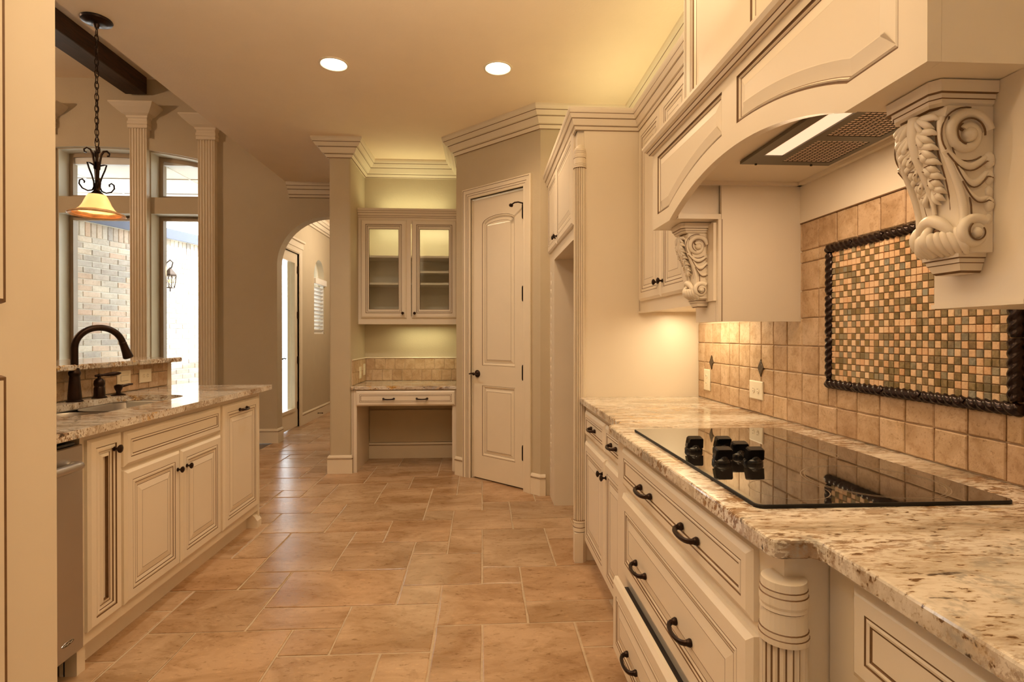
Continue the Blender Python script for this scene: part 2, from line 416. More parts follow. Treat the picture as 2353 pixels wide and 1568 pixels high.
def offset(poly, d):
    n = len(poly); out = []
    for i in range(n):
        a, b, c = Vector(poly[i-1]), Vector(poly[i]), Vector(poly[(i+1) % n])
        n1 = (b - a).normalized(); n2 = (c - b).normalized()
        n1 = Vector((-n1.y, n1.x)); n2 = Vector((-n2.y, n2.x)); m = (n1 + n2)
        if m.length < 1e-6: m = n1
        m.normalize(); k = d / max(0.3, m.dot(n1)); out.append((b.x + m.x * k, b.y + m.y * k))
    return out
def panel(mb, fr, outline, rings, cap, c0=0.0):
    """nested moulded panel: rings = (inset, height, material of the band that ends here)"""
    R = [[fr(a, b, c0 + rings[0][1]) for a, b in offset(outline, rings[0][0])]]; ms = []
    for ins, h, mt in rings[1:]:
        R.append([fr(a, b, c0 + h) for a, b in offset(outline, ins)]); ms.append(mt)
    mb.loft(R, ms, True, cap)
P_, G_ = 'paint', 'glaze'
def cab_door(mb, fr, W, H, th=0.02, raised=True, k=1.0, frame=0.046):
    s = k * min(1.0, min(W, H) / 0.30)
    a = frame * s
    rg = [(0, 0, P_), (0, th - 0.008, P_), (0.013, th, P_), (a, th, P_), (a + .0008, th - .001, G_), (a + .0030, th - .001, G_),
          (a + .006*s + .003, th + .0002, P_), (a + .013*s + .003, th - .0008, P_), (a + .013*s + .0042, th - .002, G_), (a + .013*s + .0068, th - .0022, G_)]
    b = a + .013*s + .0068
    if raised:
        rg += [(b + .014*s, th - .0045, P_), (b + .014*s + .0024, th - .0048, G_), (b + .014*s + .004, th - .0045, P_), (b + .044*s, th - .0005, P_), (b + .044*s + .0016, th - .0006, G_)]
    panel(mb, fr, rect(W, H), rg, P_)
def drawer_front(mb, fr, W, H, th=0.02, raised=False):
    a = 0.24 * H if H < .2 else 0.05
    rg = [(0, 0, P_), (0, th - 0.009, P_), (0.014, th, P_), (a, th, P_), (a + .0008, th - .001, G_), (a + .0032, th - .001, G_),
          (a + .007, th + .0002, P_), (a + .011, th - .0008, P_), (a + .0122, th - .0022, G_), (a + .0148, th - .0026, G_)]
    if raised: rg += [(a + .022, th - .0045, P_), (a + .0242, th - .0048, G_), (a + .026, th - .0045, P_), (a + .052, th - .0004, P_), (a + .0536, th - .0005, G_)]
    panel(mb, fr, rect(W, H), rg, P_)
def knob_mb(fr, r=0.015):
    mb = MB(); mb.lathe([(.0095, 0), (.0095, .003), (.0045, .006), (.0045, .014), (r*.75, .018), (r, .022), (r, .026), (r*.6, .030), (.001, .031)], 'bronze', fr, 14)
    return mb
def pull_mb(fr, L=0.10, out=0.028):
    mb = MB(); pts = []; rr = []
    for i in range(13):
        t = i / 12; a = PI * t
        pts.append(fr(-L/2 * math.cos(a), -0.004*math.sin(a), 0.002 + out * math.sin(a) ** 0.55)); rr.append(0.0076 - 0.0020 * math.sin(a))
    mb.tube(pts, rr, 'bronze', 8)
    for e in (-1, 1): mb.lathe([(.0095, 0), (.0108, .004), (.008, .011)], 'bronze', Fr(fr(e * L/2, 0), fr.u, fr.v), 10)
    return mb
def crown_prof(h, p, kind=0):
    """crown moulding profile (out, up): bottom to top, with glaze lines"""
    g = min(.006, h * .03)
    pts = [(0, 0), (.012*p/.12, 0), (.016*p/.12, g), (.03*p/.12, .18*h), (.03*p/.12, .18*h + g), (.045*p/.12, .20*h + g), (.055*p/.12, .34*h), (.07*p/.12, .50*h), (.071*p/.12, .50*h + g),
           (.085*p/.12, .54*h), (.105*p/.12, .72*h), (.106*p/.12, .72*h + g), (.113*p/.12, .80*h), (p, .90*h), (p, h), (0, h)]
    ms = ['trim', 'glaze', 'trim', 'glaze', 'trim', 'trim', 'trim', 'glaze', 'trim', 'trim', 'glaze', 'trim', 'trim', 'trim', 'trim']
    return pts, ms

# ================================================================== STRUCTURE
XW, ZC, YF = 1.235, 3.05, 6.55          # right wall, kitchen ceiling, far wall
def ell(cx, cz, rx, rz, a0, a1, n=24): return [(cx + rx*math.cos(a0 + (a1-a0)*i/n), cz + rz*math.sin(a0 + (a1-a0)*i/n)) for i in range(n + 1)]

# floor: grout bed with a laid pattern of travertine tiles (6 x 6 unit repeat)
mb = MB(); mb.box((-2.47, -2.5, -0.06), (1.4, 6.7, -0.004), 'grout'); mb.box((-2.7, 6.7, -0.06), (1.4, 10.4, -0.004), 'grout')
floor = struct('floor', mb, 'travertine tiled kitchen floor')
UX, UY, Y0 = 0.2032, 0.1955, 2.19
CELL = [(0, 3, 1, 1), (-2, 2, 1, 1), (-2, 5, 1, 1), (-4, 6, 1, 1), (-1, 5, 1, 2), (-5, 7, 2, 1), (-4, 4, 2, 2), (-3, 6, 2, 2), (-1, 7, 2, 2), (-2, 3, 2, 2), (0, 4, 2, 3), (-5, 2, 3, 2)]
tile_mesh = {}
rt = random.Random(3)
def tile_obj(c, k, w_, h_):
    x0, x1 = c * UX, (c + w_) * UX; y0, y1 = Y0 + k * UY, Y0 + (k + h_) * UY
    lo = -2.47 if y0 < 6.5 else -2.6
    hi = 1.3 if y0 > 4.4 else (0.75 if y0 < 3.05 or y0 > 4.0 else 1.22)
    cx0, cx1 = max(x0, lo), min(x1, hi)
    if cx1 - cx0 < 0.02: return
    g = 0.0045
    full = (cx0 == x0 and cx1 == x1)
    key = (w_, h_, rt.randrange(2)) if full else None
    if key is None or key not in tile_mesh:
        W, H = (cx1 - cx0) / 2 - g, (y1 - y0) / 2 - g
        n = 3; pts = []
        for (ax, ay, bx, by) in ((-W, -H, W, -H), (W, -H, W, H), (W, H, -W, H), (-W, H, -W, -H)):
            for i in range(n):
                t = i / n; j = rt.uniform(-.0022, .0022)
                pts.append((ax + (bx-ax)*t + (j if ax == bx else 0), ay + (by-ay)*t + (j if ay == by else 0)))
        m2 = MB(); R = [[Vector((a, b, -.006)) for a, b in pts], [Vector((a, b, -.0018)) for a, b in pts], [Vector((a, b, 0)) for a, b in offset(pts, .0035)]]
        m2.loft(R, 'travertine', True, 'travertine')
        o = m2.build('floor_tile', floor)
        if key: tile_mesh[key] = o.data
    else:
        o = bpy.data.objects.new('floor_tile', tile_mesh[key]); COL.objects.link(o); o.parent = floor
    o.location = ((cx0 + cx1) / 2, (y0 + y1) / 2, rt.uniform(-.0012, 0.0008))
cnt = 0
for a in range(-2, 3):
    for b_ in range(-4, 8):
        for c, k, w_, h_ in CELL:
            cc, kk = c + 6 * a, k + 6 * b_
            x, y = (cc + w_/2) * UX, Y0 + (kk + h_/2) * UY
            if y < 1.2 or y > 9.6: continue
            if y < 3.7 and x < -1.80: continue
            if y < 3.05 and x > 0.72: continue
            if x < -2.75 or x > 1.25: continue
            if y > 5.8 and x > -0.9: continue
            if 5.1 < y and -1.4 < x < -1.2 and y < 5.6: pass
            tile_obj(cc, kk, w_, h_)
mb = MB(); mb.box((-10, -2.5, -0.06), (-2.472, 6.6, -0.006), 'woodfloor')
struct('floor', mb, 'dark wood living room floor')

# kitchen ceiling slab with its dropped edge, living room ceiling, hall ceiling
mb = MB(); mb.box((-2.27, -2.6, ZC), (1.5, 6.56, 4.3), 'ceil')
struct('ceiling', mb, 'tan kitchen ceiling')
mb = MB(); mb.box((-10.1, -2.6, 4.243), (-2.25, 6.6, 4.35), 'ceil'); struct('ceiling', mb, 'high living room ceiling')
mb = MB(); mb.box((-2.7, 6.56, ZC), (1.5, 10.5, 3.2), 'ceil'); struct('ceiling', mb, 'hall ceiling')

# right wall, frontal wall behind the refrigerator bay, angled pantry wall, niche walls
mb = MB(); mb.box((XW, -2.6, 0), (1.4, 4.4, ZC), 'wall'); struct('wall_right', mb, 'tan wall behind the range')
mb = MB(); mb.box((0.46, 4.28, 0), (XW, 4.4, ZC), 'wall'); struct('wall_bay', mb, 'lit tan wall behind the refrigerator bay')
S2 = math.sqrt(.5)
AW = Fr((-0.235, 4.975, 0), (S2, -S2, 0), (0, 0, 1))          # angled wall frame, w faces the kitchen
DL, DR, DT = 0.185, 0.805, 2.478
mb = MB(); mb.plate([(0, 0), (DL, 0), (DL, DT), (DR, DT), (DR, 0), (0.9825, 0), (0.9825, ZC), (0, ZC)], [], -0.12, 0, 'wall', AW)
struct('wall_pantry', mb, 'angled tan wall around the pantry door')
mb = MB(); mb.box((-0.235, 4.98, 0), (-0.10, 5.80, ZC), 'wall'); struct('wall_niche_right', mb)
mb = MB(); mb.box((-1.39, 5.68, 0), (-0.10, 5.80, ZC), 'wall'); struct('wall_niche_back', mb, 'textured back wall of the desk niche')
col = []
r = 0.022
for (cx_, cy_, a0) in ((-1.40 + r, 5.07 + r, PI), (-1.207 - r, 5.07 + r, 1.5 * PI)):
    col += [(cx_ + r * math.cos(a0 + PI/2*i/5), cy_ + r * math.sin(a0 + PI/2*i/5)) for i in range(6)]
col += [(-1.207, 5.69), (-1.40, 5.69)]
mb = MB(); mb.prism(col, 0, ZC, 'wall'); o = struct('wall_column', mb, 'rounded tan end wall left of the desk niche', smooth=True)

# far wall with the arched passage; it carries on to the left as the window wall
def segarc(x0, x1, off=0.0, n=16):      # segmental head of the window group, centre x -4.45
    R = 5.36; return [(x0 + (x1-x0)*i/n, 3.432 + off - (R - math.sqrt(R*R - (x0 + (x1-x0)*i/n + 4.45)**2))) for i in range(n + 1)]
WIN = [(-4.87, -4.00), (-3.842, -3.22)]
TR0, TR1, SILL = 2.685, 2.875, 0.45
arch = [(-2.412, 0)] + [(-2.412, 2.10)] + ell(-1.812, 2.10, 0.60, 0.576, PI, 0, 28)[1:-1] + [(-1.212, 2.10), (-1.212, 0)]
outer = [(-10, 0)] + arch + [(0, 0), (0, 4.3), (-10, 4.3)]
holes = []
for a, b in WIN + [(-5.85, -5.02)]:
    holes.append([(a, SILL), (b, SILL), (b, TR0), (a, TR0)])
    holes.append([(a, TR1), (b, TR1)] + segarc(b, a, 0.0))
mb = MB(); mb.plate(outer, holes, -0.16, 0, 'wall', face_negy(0, 0, YF), 'pale')
wf = struct('wall_far', mb, 'grey tan far wall with an arched passage and tall windows')
tag(wf, cat=None)
mb = MB(); mb.plate(segarc(-6.9, -3.2, 0.01, 24) + segarc(-3.2, -6.9, 0.15, 24), [], 0, 0.045, 'wall', face_negy(0, 0, YF))
struct('trim_1', mb, 'curved plaster band above the tall windows')

# windows: frame and pane
wi = 0
for a, b in WIN + [(-5.85, -5.02)]:
    for top in (1, 0):
        wi += 1
        fr = face_negy(0, 0, YF + 0.16)
        def wp(e):
            if top: return [(a - .01 + e, TR1 - .01 + e), (b + .01 - e, TR1 - .01 + e)] + segarc(b + .01 - e, a - .01 + e, .012 - e)
            return [(a - .01 + e, SILL - .01 + e), (b + .01 - e, SILL - .01 + e), (b + .01 - e, TR0 + .01 - e), (a - .01 + e, TR0 + .01 - e)]
        mb = MB(); mb.plate(wp(0), [wp(.055)[::-1]], -0.07, 0.0, 'winframe', fr)
        mb.plate(wp(.03), [wp(.062)[::-1]], 0.0005, 0.012, 'winframe', fr)
        wo = struct('window_%d' % wi, mb, 'tan framed %s window' % ('arched upper' if top else 'tall lower'))
        mb = MB(); mb.prism(wp(.052), -0.045, -0.04, 'glass', fr); mb.build('pane', wo)

# fluted pilasters between the windows
def pilaster(xc, ztop, k):
    y1 = YF; hw = 0.093
    mb = MB()
    prof = []
    n = 6; fw = 2 * hw
    pts = [(xc - hw, 0.0)]
    for i in range(n):
        x0 = xc - hw + fw * (i + 0.22) / n; x1 = xc - hw + fw * (i + 0.78) / n
        pts += [(x0, .07), (x0 + .006, .058), (x1 - .006, .058), (x1, .07)]
    pts = [(xc - hw, 0), (xc - hw, .07)] + pts[1:] + [(xc + hw, .07), (xc + hw, 0)]
    zb = ztop - 0.25
    vs = [(x, y1 - o_, z) for z in (0, zb) for x, o_ in pts]; m_ = len(pts)
    mb.add(vs, [(i, i + 1, m_ + i + 1, m_ + i) for i in range(m_ - 1)], 'trim')
    sh = struct('trim_%d' % k, mb, 'fluted cream pilaster beside the tall windows')
    mc = MB()
    path = [(xc - hw - .012, y1), (xc - hw - .012, y1 - .082), (xc + hw + .012, y1 - .082), (xc + hw + .012, y1)]
    mc.sweep(path, [(-.02, -.005), (.0, -.005), (.004, .0), (.004, .03), (-.002, .034), (.006, .04), (.006, .07), (0, .075), (0, .10), (.012, .112), (.014, .13), (.05, .15), (.105, .20), (.118, .215), (.135, .235), (.135, .25), (-.02, .25)], 'trim', zb, side=1)
    mc.box((xc - .237, y1 - .214, zb + .236), (xc + .237, y1 - .004, zb + .2495), 'trim')
    mc.build('capital', sh)
pilaster(-3.945, 3.905, 2)
pilaster(-3.185, 3.785, 3)
pilaster(-5.0, 3.905, 4)

# hall beyond the arch
HX = -2.55
mb = MB(); hd = (6.965, 7.735, 2.40)
aw = (8.42, 8.95)
hole = [(hd[0], 0.0), (hd[1], 0.0), (hd[1], hd[2]), (hd[0], hd[2])]
out = [(6.70, 0), (hd[0], 0), (hd[0], hd[2]), (hd[1], hd[2]), (hd[1], 0), (10.5, 0), (10.5, 3.2), (6.70, 3.2)]
wh = [(8.42, 1.295), (8.95, 1.295), (8.95, 2.17)] + ell(8.685, 2.17, .265, .28, 0, PI, 16)[1:-1] + [(8.42, 2.17)]
mb.plate(out, [wh], -0.16, 0, 'wall', face_posx(0, 0, HX)); struct('wall_hall', mb, 'tan hall wall with a glazed door and a shuttered window')
mb = MB(); mb.box((-2.7, 9.95, 0), (1.4, 10.1, 3.2), 'wall'); struct('wall_hall_end', mb)
mb = MB(); mb.box((-0.9, 5.8, 0), (-0.75, 10, 3.2), 'wall'); struct('wall_hall_right', mb)
# walls that close the rooms behind and beside the camera
mb = MB(); mb.box((-10.1, -2.75, 0), (1.5, -2.6, 4.3), 'wall'); struct('wall_rear', mb)
mb = MB(); mb.box((-10.2, -2.7, 0), (-10.05, 6.7, 4.3), 'wall'); struct('wall_left', mb)

# crown mouldings at the ceiling
cp, cm = crown_prof(0.16, 0.13)
mb = MB(); mb.sweep([(-1.40, 5.9), (-1.40, 5.07), (-1.207, 5.07), (-1.207, 5.68), (-0.235, 5.68), (-0.235, 4.975), (0.46, 4.28), (XW, 4.28), (XW, -2.5)], cp, cm, ZC - 0.16)
struct('trim_5', mb, 'cream crown moulding around the kitchen ceiling')
mb = MB(); mb.sweep([(-2.265, YF), (-1.0, YF)], cp, cm, ZC - 0.16); struct('trim_6', mb, 'short crown moulding above the arch')
mb = MB(); mb.sweep([(HX, 6.72), (HX, 9.95), (-.9, 9.95)], cp, cm, ZC - 0.16); struct('trim_7', mb, 'hall crown moulding')

# baseboards
bp = [(0, 0), (.016, 0), (.016, .125), (.018, .128), (.018, .133), (.013, .138), (.016, .148), (.010, .163), (0, .168)]
bm_ = ['trim', 'trim', 'trim', 'trim', 'glaze', 'trim', 'trim', 'trim']
def base(name, path, lab=None):
    mb = MB(); mb.sweep(path, bp, bm_, 0.0); struct(name, mb, lab)
base('baseboard_far', [(-10, YF), (-2.412, YF), (-2.412, YF + .16)], 'cream baseboard left of the arch')
base('baseboard_column', [(-1.40, 5.7), (-1.40, 5.07), (-1.207, 5.07), (-1.207, 5.10)], 'cream baseboard wrapping the end wall')
base('baseboard_niche', [(-1.207, 5.12), (-1.207, 5.68), (-0.235, 5.68), (-0.235, 5.12)])
a0, a1 = AW(0, 0), AW(0.097, 0); base('baseboard_pantry', [(-0.235, 5.08), (a0.x, a0.y), (a1.x, a1.y)])
a0, a1 = AW(0.883, 0), AW(0.9825, 0); base('baseboard_pantry_right', [(a0.x, a0.y), (a1.x, a1.y), (0.50, 4.28)])
base('baseboard_hall', [(HX, 7.80), (HX, 9.95), (-.9, 9.95)], 'cream hall baseboard')

# pantry door with casing
fr = AW
mb = MB()
Z0_, Z1_ = 0.012, DT - 0.012; dl, dr = DL + .006, DR - .006
pcx = (0.303 + 0.69) / 2; hwid = (0.69 - 0.303) / 2
upper = [(0.303, 1.005), (0.69, 1.005), (0.69, 2.235)] + [(pcx + hwid * math.cos(t), 2.235 + .068 * math.sin(t) ** 0.9) for t in [PI * i / 20 for i in range(1, 20)]] + [(0.303, 2.235)]
lower = [(0.303, 0.212), (0.69, 0.212), (0.69, 0.83), (0.303, 0.83)]
mb.plate([(dl, Z0_), (dr, Z0_), (dr, Z1_), (dl, Z1_)], [upper[::-1], lower[::-1]], -0.07, -0.030, 'trim', fr)
door = struct('door_1', mb, 'cream arched two panel pantry door')
for pl in (upper, lower):
    mb = MB()
    panel(mb, fr, pl, [(0, -.030, 'trim'), (.002, -.034, 'glaze'), (.010, -.033, 'trim'), (.022, -.041, 'trim'), (.024, -.042, 'glaze'), (.034, -.0415, 'trim'), (.050, -.035, 'trim'), (.0525, -.0355, 'glaze')], 'trim')
    mb.build('panel', door)
mb = MB(); cw = 0.088
cas = [(0, 0), (0, .018), (.004, .021), (.012, .021), (.014, .017), (.017, .017), (.045, .015), (.047, .011), (.050, .011), (.062, .010), (.064, .006), (.067, .006), (cw - .004, .008), (cw, .004), (cw, -.02)]
cms = ['trim', 'trim', 'trim', 'glaze', 'trim', 'trim', 'glaze', 'trim', 'trim', 'glaze', 'trim', 'trim', 'trim', 'trim']
def casing_rings(prof, l, r_, t, fr):
    # prof (inward, height) measured from the outer edge
    return [[fr(l + i, 0, h), fr(l + i, t - i, h), fr(r_ - i, t - i, h), fr(r_ - i, 0, h)] for i, h in prof]
mb.loft(casing_rings(cas, DL - cw, DR + cw, DT + cw, fr), cms, False)
mb.build('casing', door)
mb = MB(); mb.box((DL - .001, 0, -.11), (DL + .004, DT, -.02), 'trim', fr); mb.box((DR - .004, 0, -.11), (DR + .001, DT, -.02), 'trim', fr); mb.box((DL, DT - .005, -.11), (DR, DT, -.02), 'trim', fr)
mb.build('jamb', door)
mb = MB(); mb.box((DL, 0, -.09), (DR, .010, -.05), 'slot', fr); mb.build('threshold', door)
for zc in (2.283, 1.61, 0.963, 0.306):
    mb = MB(); mb.tube([fr(DR - .016, zc - .052, -.014), fr(DR - .016, zc + .052, -.014)], .0105, 'bronze', 8)
    for s_ in (-1, 1): mb.ball(fr(DR - .016, zc + s_ * .056, -.014), .0095, 'bronze', 8, 4)
    mb.box((DR - .024, zc - .05, -.0305), (DR - .006, zc + .05, -.028), 'bronze', fr)
    mb.build('hinge', door)
mb = MB(); mb.tube([fr(DR - .012, 2.345, -.018), fr(DR - .03, 2.35, .03), fr(DR - .055, 2.348, .045), fr(DR - .085, 2.335, .05)], .006, 'bronze', 8)
mb.lathe([(.014, 0), (.014, .02), (.006, .03)], 'bronze', Fr(fr(DR - .085, 2.328, .045), fr.u, fr.v), 10)
mb.build('door_stop', door)
mb = MB(); lf = Fr(fr(0.245, 0.93, -.030), fr.u, fr.v)
mb.lathe([(.033, 0), (.033, .006), (.026, .012), (.012, .016), (.011, .045), (.014, .052), (.001, .055)], 'bronze', lf, 16)
mb.tube([lf(0, 0, .046), lf(-.02, .003, .05), lf(-.02, .003, .05) + (lf.u * -.012), lf(-.055, -.002, .05)], [.009, .008, .007, .006], 'bronze', 8)
mb.tube([lf(0, 0, .046), lf(.02, .004, .05), lf(.05, -.004, .052), lf(.075, .0, .052)], [.009, .008, .0065, .005], 'bronze', 8)
mb.build('handle', door)

# exterior glazed hall door
fr = face_posx(0, 0, HX)
mb = MB(); gl = [(hd[0] + .13, .265), (hd[1] - .14, .265), (hd[1] - .14, hd[2] - .13), (hd[0] + .13, hd[2] - .13)]
mb.plate(rect(hd[1] - hd[0] - .003, hd[2] - .014, hd[0] + .0015, .012), [gl[::-1]], -0.07, -0.02, 'trim', fr)
d2 = struct('door_2', mb, 'cream glazed exterior door in the hall')
mb = MB(); mb.plate(offset(gl, -.03), [offset(gl, .012)[::-1]], -0.02, -0.004, 'trim', fr); mb.build('glass_stop', d2)
mb = MB(); mb.prism(gl, -0.05, -0.043, 'glass', fr); mb.build('pane', d2)
mb = MB(); mb.loft(casing_rings([(0, 0), (0, .02), (.07, .016), (.085, .006), (.085, -.02)], hd[0] - .085, hd[1] + .085, hd[2] + .085, fr), 'trim', False)
mb.box((hd[0] - .10, hd[2] + .075, 0), (hd[1] + .11, hd[2] + .16, .03), 'trim', fr); mb.box((hd[0] - .115, hd[2] + .16, 0), (hd[1] + .125, hd[2] + .185, .055), 'trim', fr)
mb.build('casing', d2)
for zc in (2.18, 1.55, 0.93, 0.30):
    mb = MB(); mb.box((hd[1] - .022, zc - .05, -.019), (hd[1] + .004, zc + .05, -.006), 'bronze', fr); mb.build('hinge', d2)
mb = MB(); lf = Fr(fr(hd[0] + .07, 0.97, -.02), fr.u, fr.v)
mb.lathe([(.028, 0), (.028, .008), (.011, .012), (.011, .05)], 'bronze', lf, 12); mb.tube([lf(0, 0, .046), lf(.05, .008, .05), lf(.10, -.004, .05), lf(.12, .006, .05)], [.009, .008, .007, .005], 'bronze', 8); mb.build('handle', d2)
mb = MB(); mb.lathe([(.026, 0), (.026, .008), (.018, .014), (.001, .015)], 'bronze', Fr(fr(hd[0] + .07, 1.12, -.02), fr.u, fr.v), 12); mb.build('deadbolt', d2)

# shuttered arch window in the hall
mb = MB(); mb.plate(offset(wh, -.005), [offset(wh, .035)[::-1]], -0.15, -0.09, 'trim', fr); hw = struct('window_7', mb, 'small arched hall window with white shutters')
mb = MB(); mb.prism(offset(wh, .03), -0.125, -0.12, 'glass', fr); mb.build('pane', hw)
mb = MB(); mb.box((8.41, 2.06, -.02), (8.975, 2.15, .035), 'white_blind', fr, .005); mb.build('valance', hw)
for i in range(12):
    z = 1.34 + i * 0.06
    mb = MB(); f2 = Fr(fr(8.685, z, -.035), fr.u, (Vector((0, 0, 1)) * .6 + Vector((1, 0, 0)) * .8))
    mb.box((-.25, -.035, -.004), (.25, .035, .004), 'white_blind', f2); mb.build('slat', hw)
mb = MB(); mb.box((8.42, 1.295, -.06), (8.44, 2.06, -.01), 'white_blind', fr); mb.box((8.93, 1.295, -.06), (8.95, 2.06, -.01), 'white_blind', fr); mb.box((8.42, 1.295, -.06), (8.95, 1.32, -.01), 'white_blind', fr); mb.build('shutter_frame', hw)
mb = MB(); mb.box((9.37, .33, 0), (9.45, .45, .007), 'ivory', fr, .002); o = mb.build('wall_outlet'); tag(o, 'ivory outlet plate on the hall wall beyond the arch', 'outlet')
mb = MB(); mb.lathe([(.012, 0), (.012, .004), (.005, .008), (.005, .06), (.009, .062), (.009, .075)], 'bronze', Fr(fr(8.55, .07, .016), fr.u, fr.v), 8); o = mb.build('door_stop'); tag(o, 'dark spring door stop on the hall baseboard', 'door stop')
# living room beam
mb = MB(); mb.box((-4.096, -2.5, 4.045), (-3.854, 6.5, 4.242), 'beam', ID, .006)
o = mb.build('ceiling_beam'); tag(o, 'dark stained wooden beam under the high living room ceiling', 'beam')

# ------------------------------------------------------------------ outdoors
mb = MB(); mb.box((-14, 6.75, -.12), (-2.75, 22, -.02), 'concrete'); struct('patio_floor', mb, 'pale patio slab')
mb = MB(); mb.box((-9.5, 6.72, 3.30), (-2.72, 8.45, 3.42), 'patio_ceiling')
for q in (0, 1): mb.box((-9.5, 7.3 + .75*q, 3.292), (-2.72, 7.308 + .75*q, 3.30), 'winframe')
for q in range(5): mb.box((-9 + 1.3*q, 6.8, 3.291), (-8.985 + 1.3*q, 8.45, 3.30), 'mortar')
pc = struct('patio_ceiling', mb, 'white panelled patio ceiling')
mb = MB(); mb.lathe([(.09, 0), (.09, .012), (.075, .015)], 'patio_glow', Fr((-4.55, 7.75, 3.29), (1, 0, 0), (0, -1, 0)), 20); o = mb.build('patio_light'); tag(o, 'round white light in the patio ceiling outside the window', 'light')
BD = Vector((0.26, 0.966, 0)).normalized(); BW = Fr((-5.33 - .5*BD.x, 7.5 - .5*BD.y, 0), BD, (0, 0, 1))
mb = MB(); mb.box((0, -.1, -.2), (3.6, 2.80, -.006), 'mortar', BW); bw = struct('wall_exterior', mb, 'sunlit pale brick wall beyond the windows')
brm = {}
def brick(u, v, L_, H_):
    key = (round(L_, 3), round(H_, 3))
    if key not in brm:
        m2 = MB(); P = [(-L_/2, -H_/2), (L_/2, -H_/2), (L_/2, H_/2), (-L_/2, H_/2)]
        m2.loft([[BW(a, b, -.006) - BW.o for a, b in P], [BW(a, b, .001) - BW.o for a, b in P], [BW(a, b, .005) - BW.o for a, b in offset(P, .005)]], 'brick', True, 'brick')
        o = m2.build('brick', bw); brm[key] = o.data
    else:
        o = bpy.data.objects.new('brick', brm[key]); COL.objects.link(o); o.parent = bw
    o.location = BW(u, v, rt.uniform(-.003, .002))
CH, CL = 0.0815, 0.255
nb = 0
for row in range(31):
    z = 0.32 + row * CH - .208
    if z < .45 or z > 2.585: continue
    off_ = (CL / 2 if row % 2 else 0)
    for i in range(-1, 12):
        u = .30 + i * CL + off_
        if u < .25 or u > 2.95: continue
        if 1.32 < u < 1.55 and z < 2.6 and False: continue
        brick(u, z, CL - .012, CH - .012); nb += 1
for i in range(33): brick(.22 + i * .0815, 2.695, .0695, .19)
mb = MB(); mb.box((-.3, 2.80, -.15), (4.0, 2.82, .06), 'patio_ceiling', BW); mb.box((-.3, 2.79, .06), (4.0, 2.945, .085), 'fascia', BW); struct('roof_fascia', mb, 'blue grey eave board above the brick wall')
# lantern on the brick wall
lt = thing('wall_lantern', 'black scrolled lantern on the sunlit brick wall outside', 'lantern', BW(1.80, 2.2, 0.0))
mb = MB(); mb.lathe([(.05, 0), (.05, .012), (.03, .02)], 'dark_iron', Fr(BW(1.80, 2.22, 0), BW.u, BW.v), 12); mb.build('mount_plate', lt)
mb = MB(); mb.tube([BW(1.80, 2.22, .01), BW(1.80, 2.30, .06), BW(1.80, 2.40, .11), BW(1.80, 2.44, .17), BW(1.80, 2.40, .22), BW(1.80, 2.33, .2), BW(1.80, 2.30, .17)], .009, 'dark_iron', 6); mb.build('arm', lt)
lc = BW(1.80, 2.2, .17)
mb = MB(); mb.lathe([(.001, .13), (.03, .10), (.095, .02), (.10, .0), (.085, -.01)], 'dark_iron', Fr(lc, (1, 0, 0), (0, 1, 0)), 6); mb.build('roof', lt)
mb = MB()
for k in range(4):
    a = PI/4 + k * PI/2; p = lambda r_, z: lc + Vector((r_*math.cos(a), r_*math.sin(a), z)); q = lambda r_, z: lc + Vector((r_*math.cos(a + PI/2), r_*math.sin(a + PI/2), z))
    mb.tube([p(.085, 0), p(.06, -.19)], .006, 'dark_iron', 5); mb.tube([p(.06, -.19), q(.06, -.19)], .006, 'dark_iron', 5); mb.tube([p(.085, 0), q(.06, -.19)], .003, 'dark_iron', 4); mb.tube([q(.085, 0), p(.06, -.19)], .003, 'dark_iron', 4)
mb.tube([lc + Vector((0, 0, -.19)), lc + Vector((0, 0, -.25))], .008, 'dark_iron', 5)
mb.build('cage', lt)
mb = MB(); mb.ball(lc + Vector((0, 0, -.09)), .03, 'flame', 10, 6); mb.build('bulb', lt)

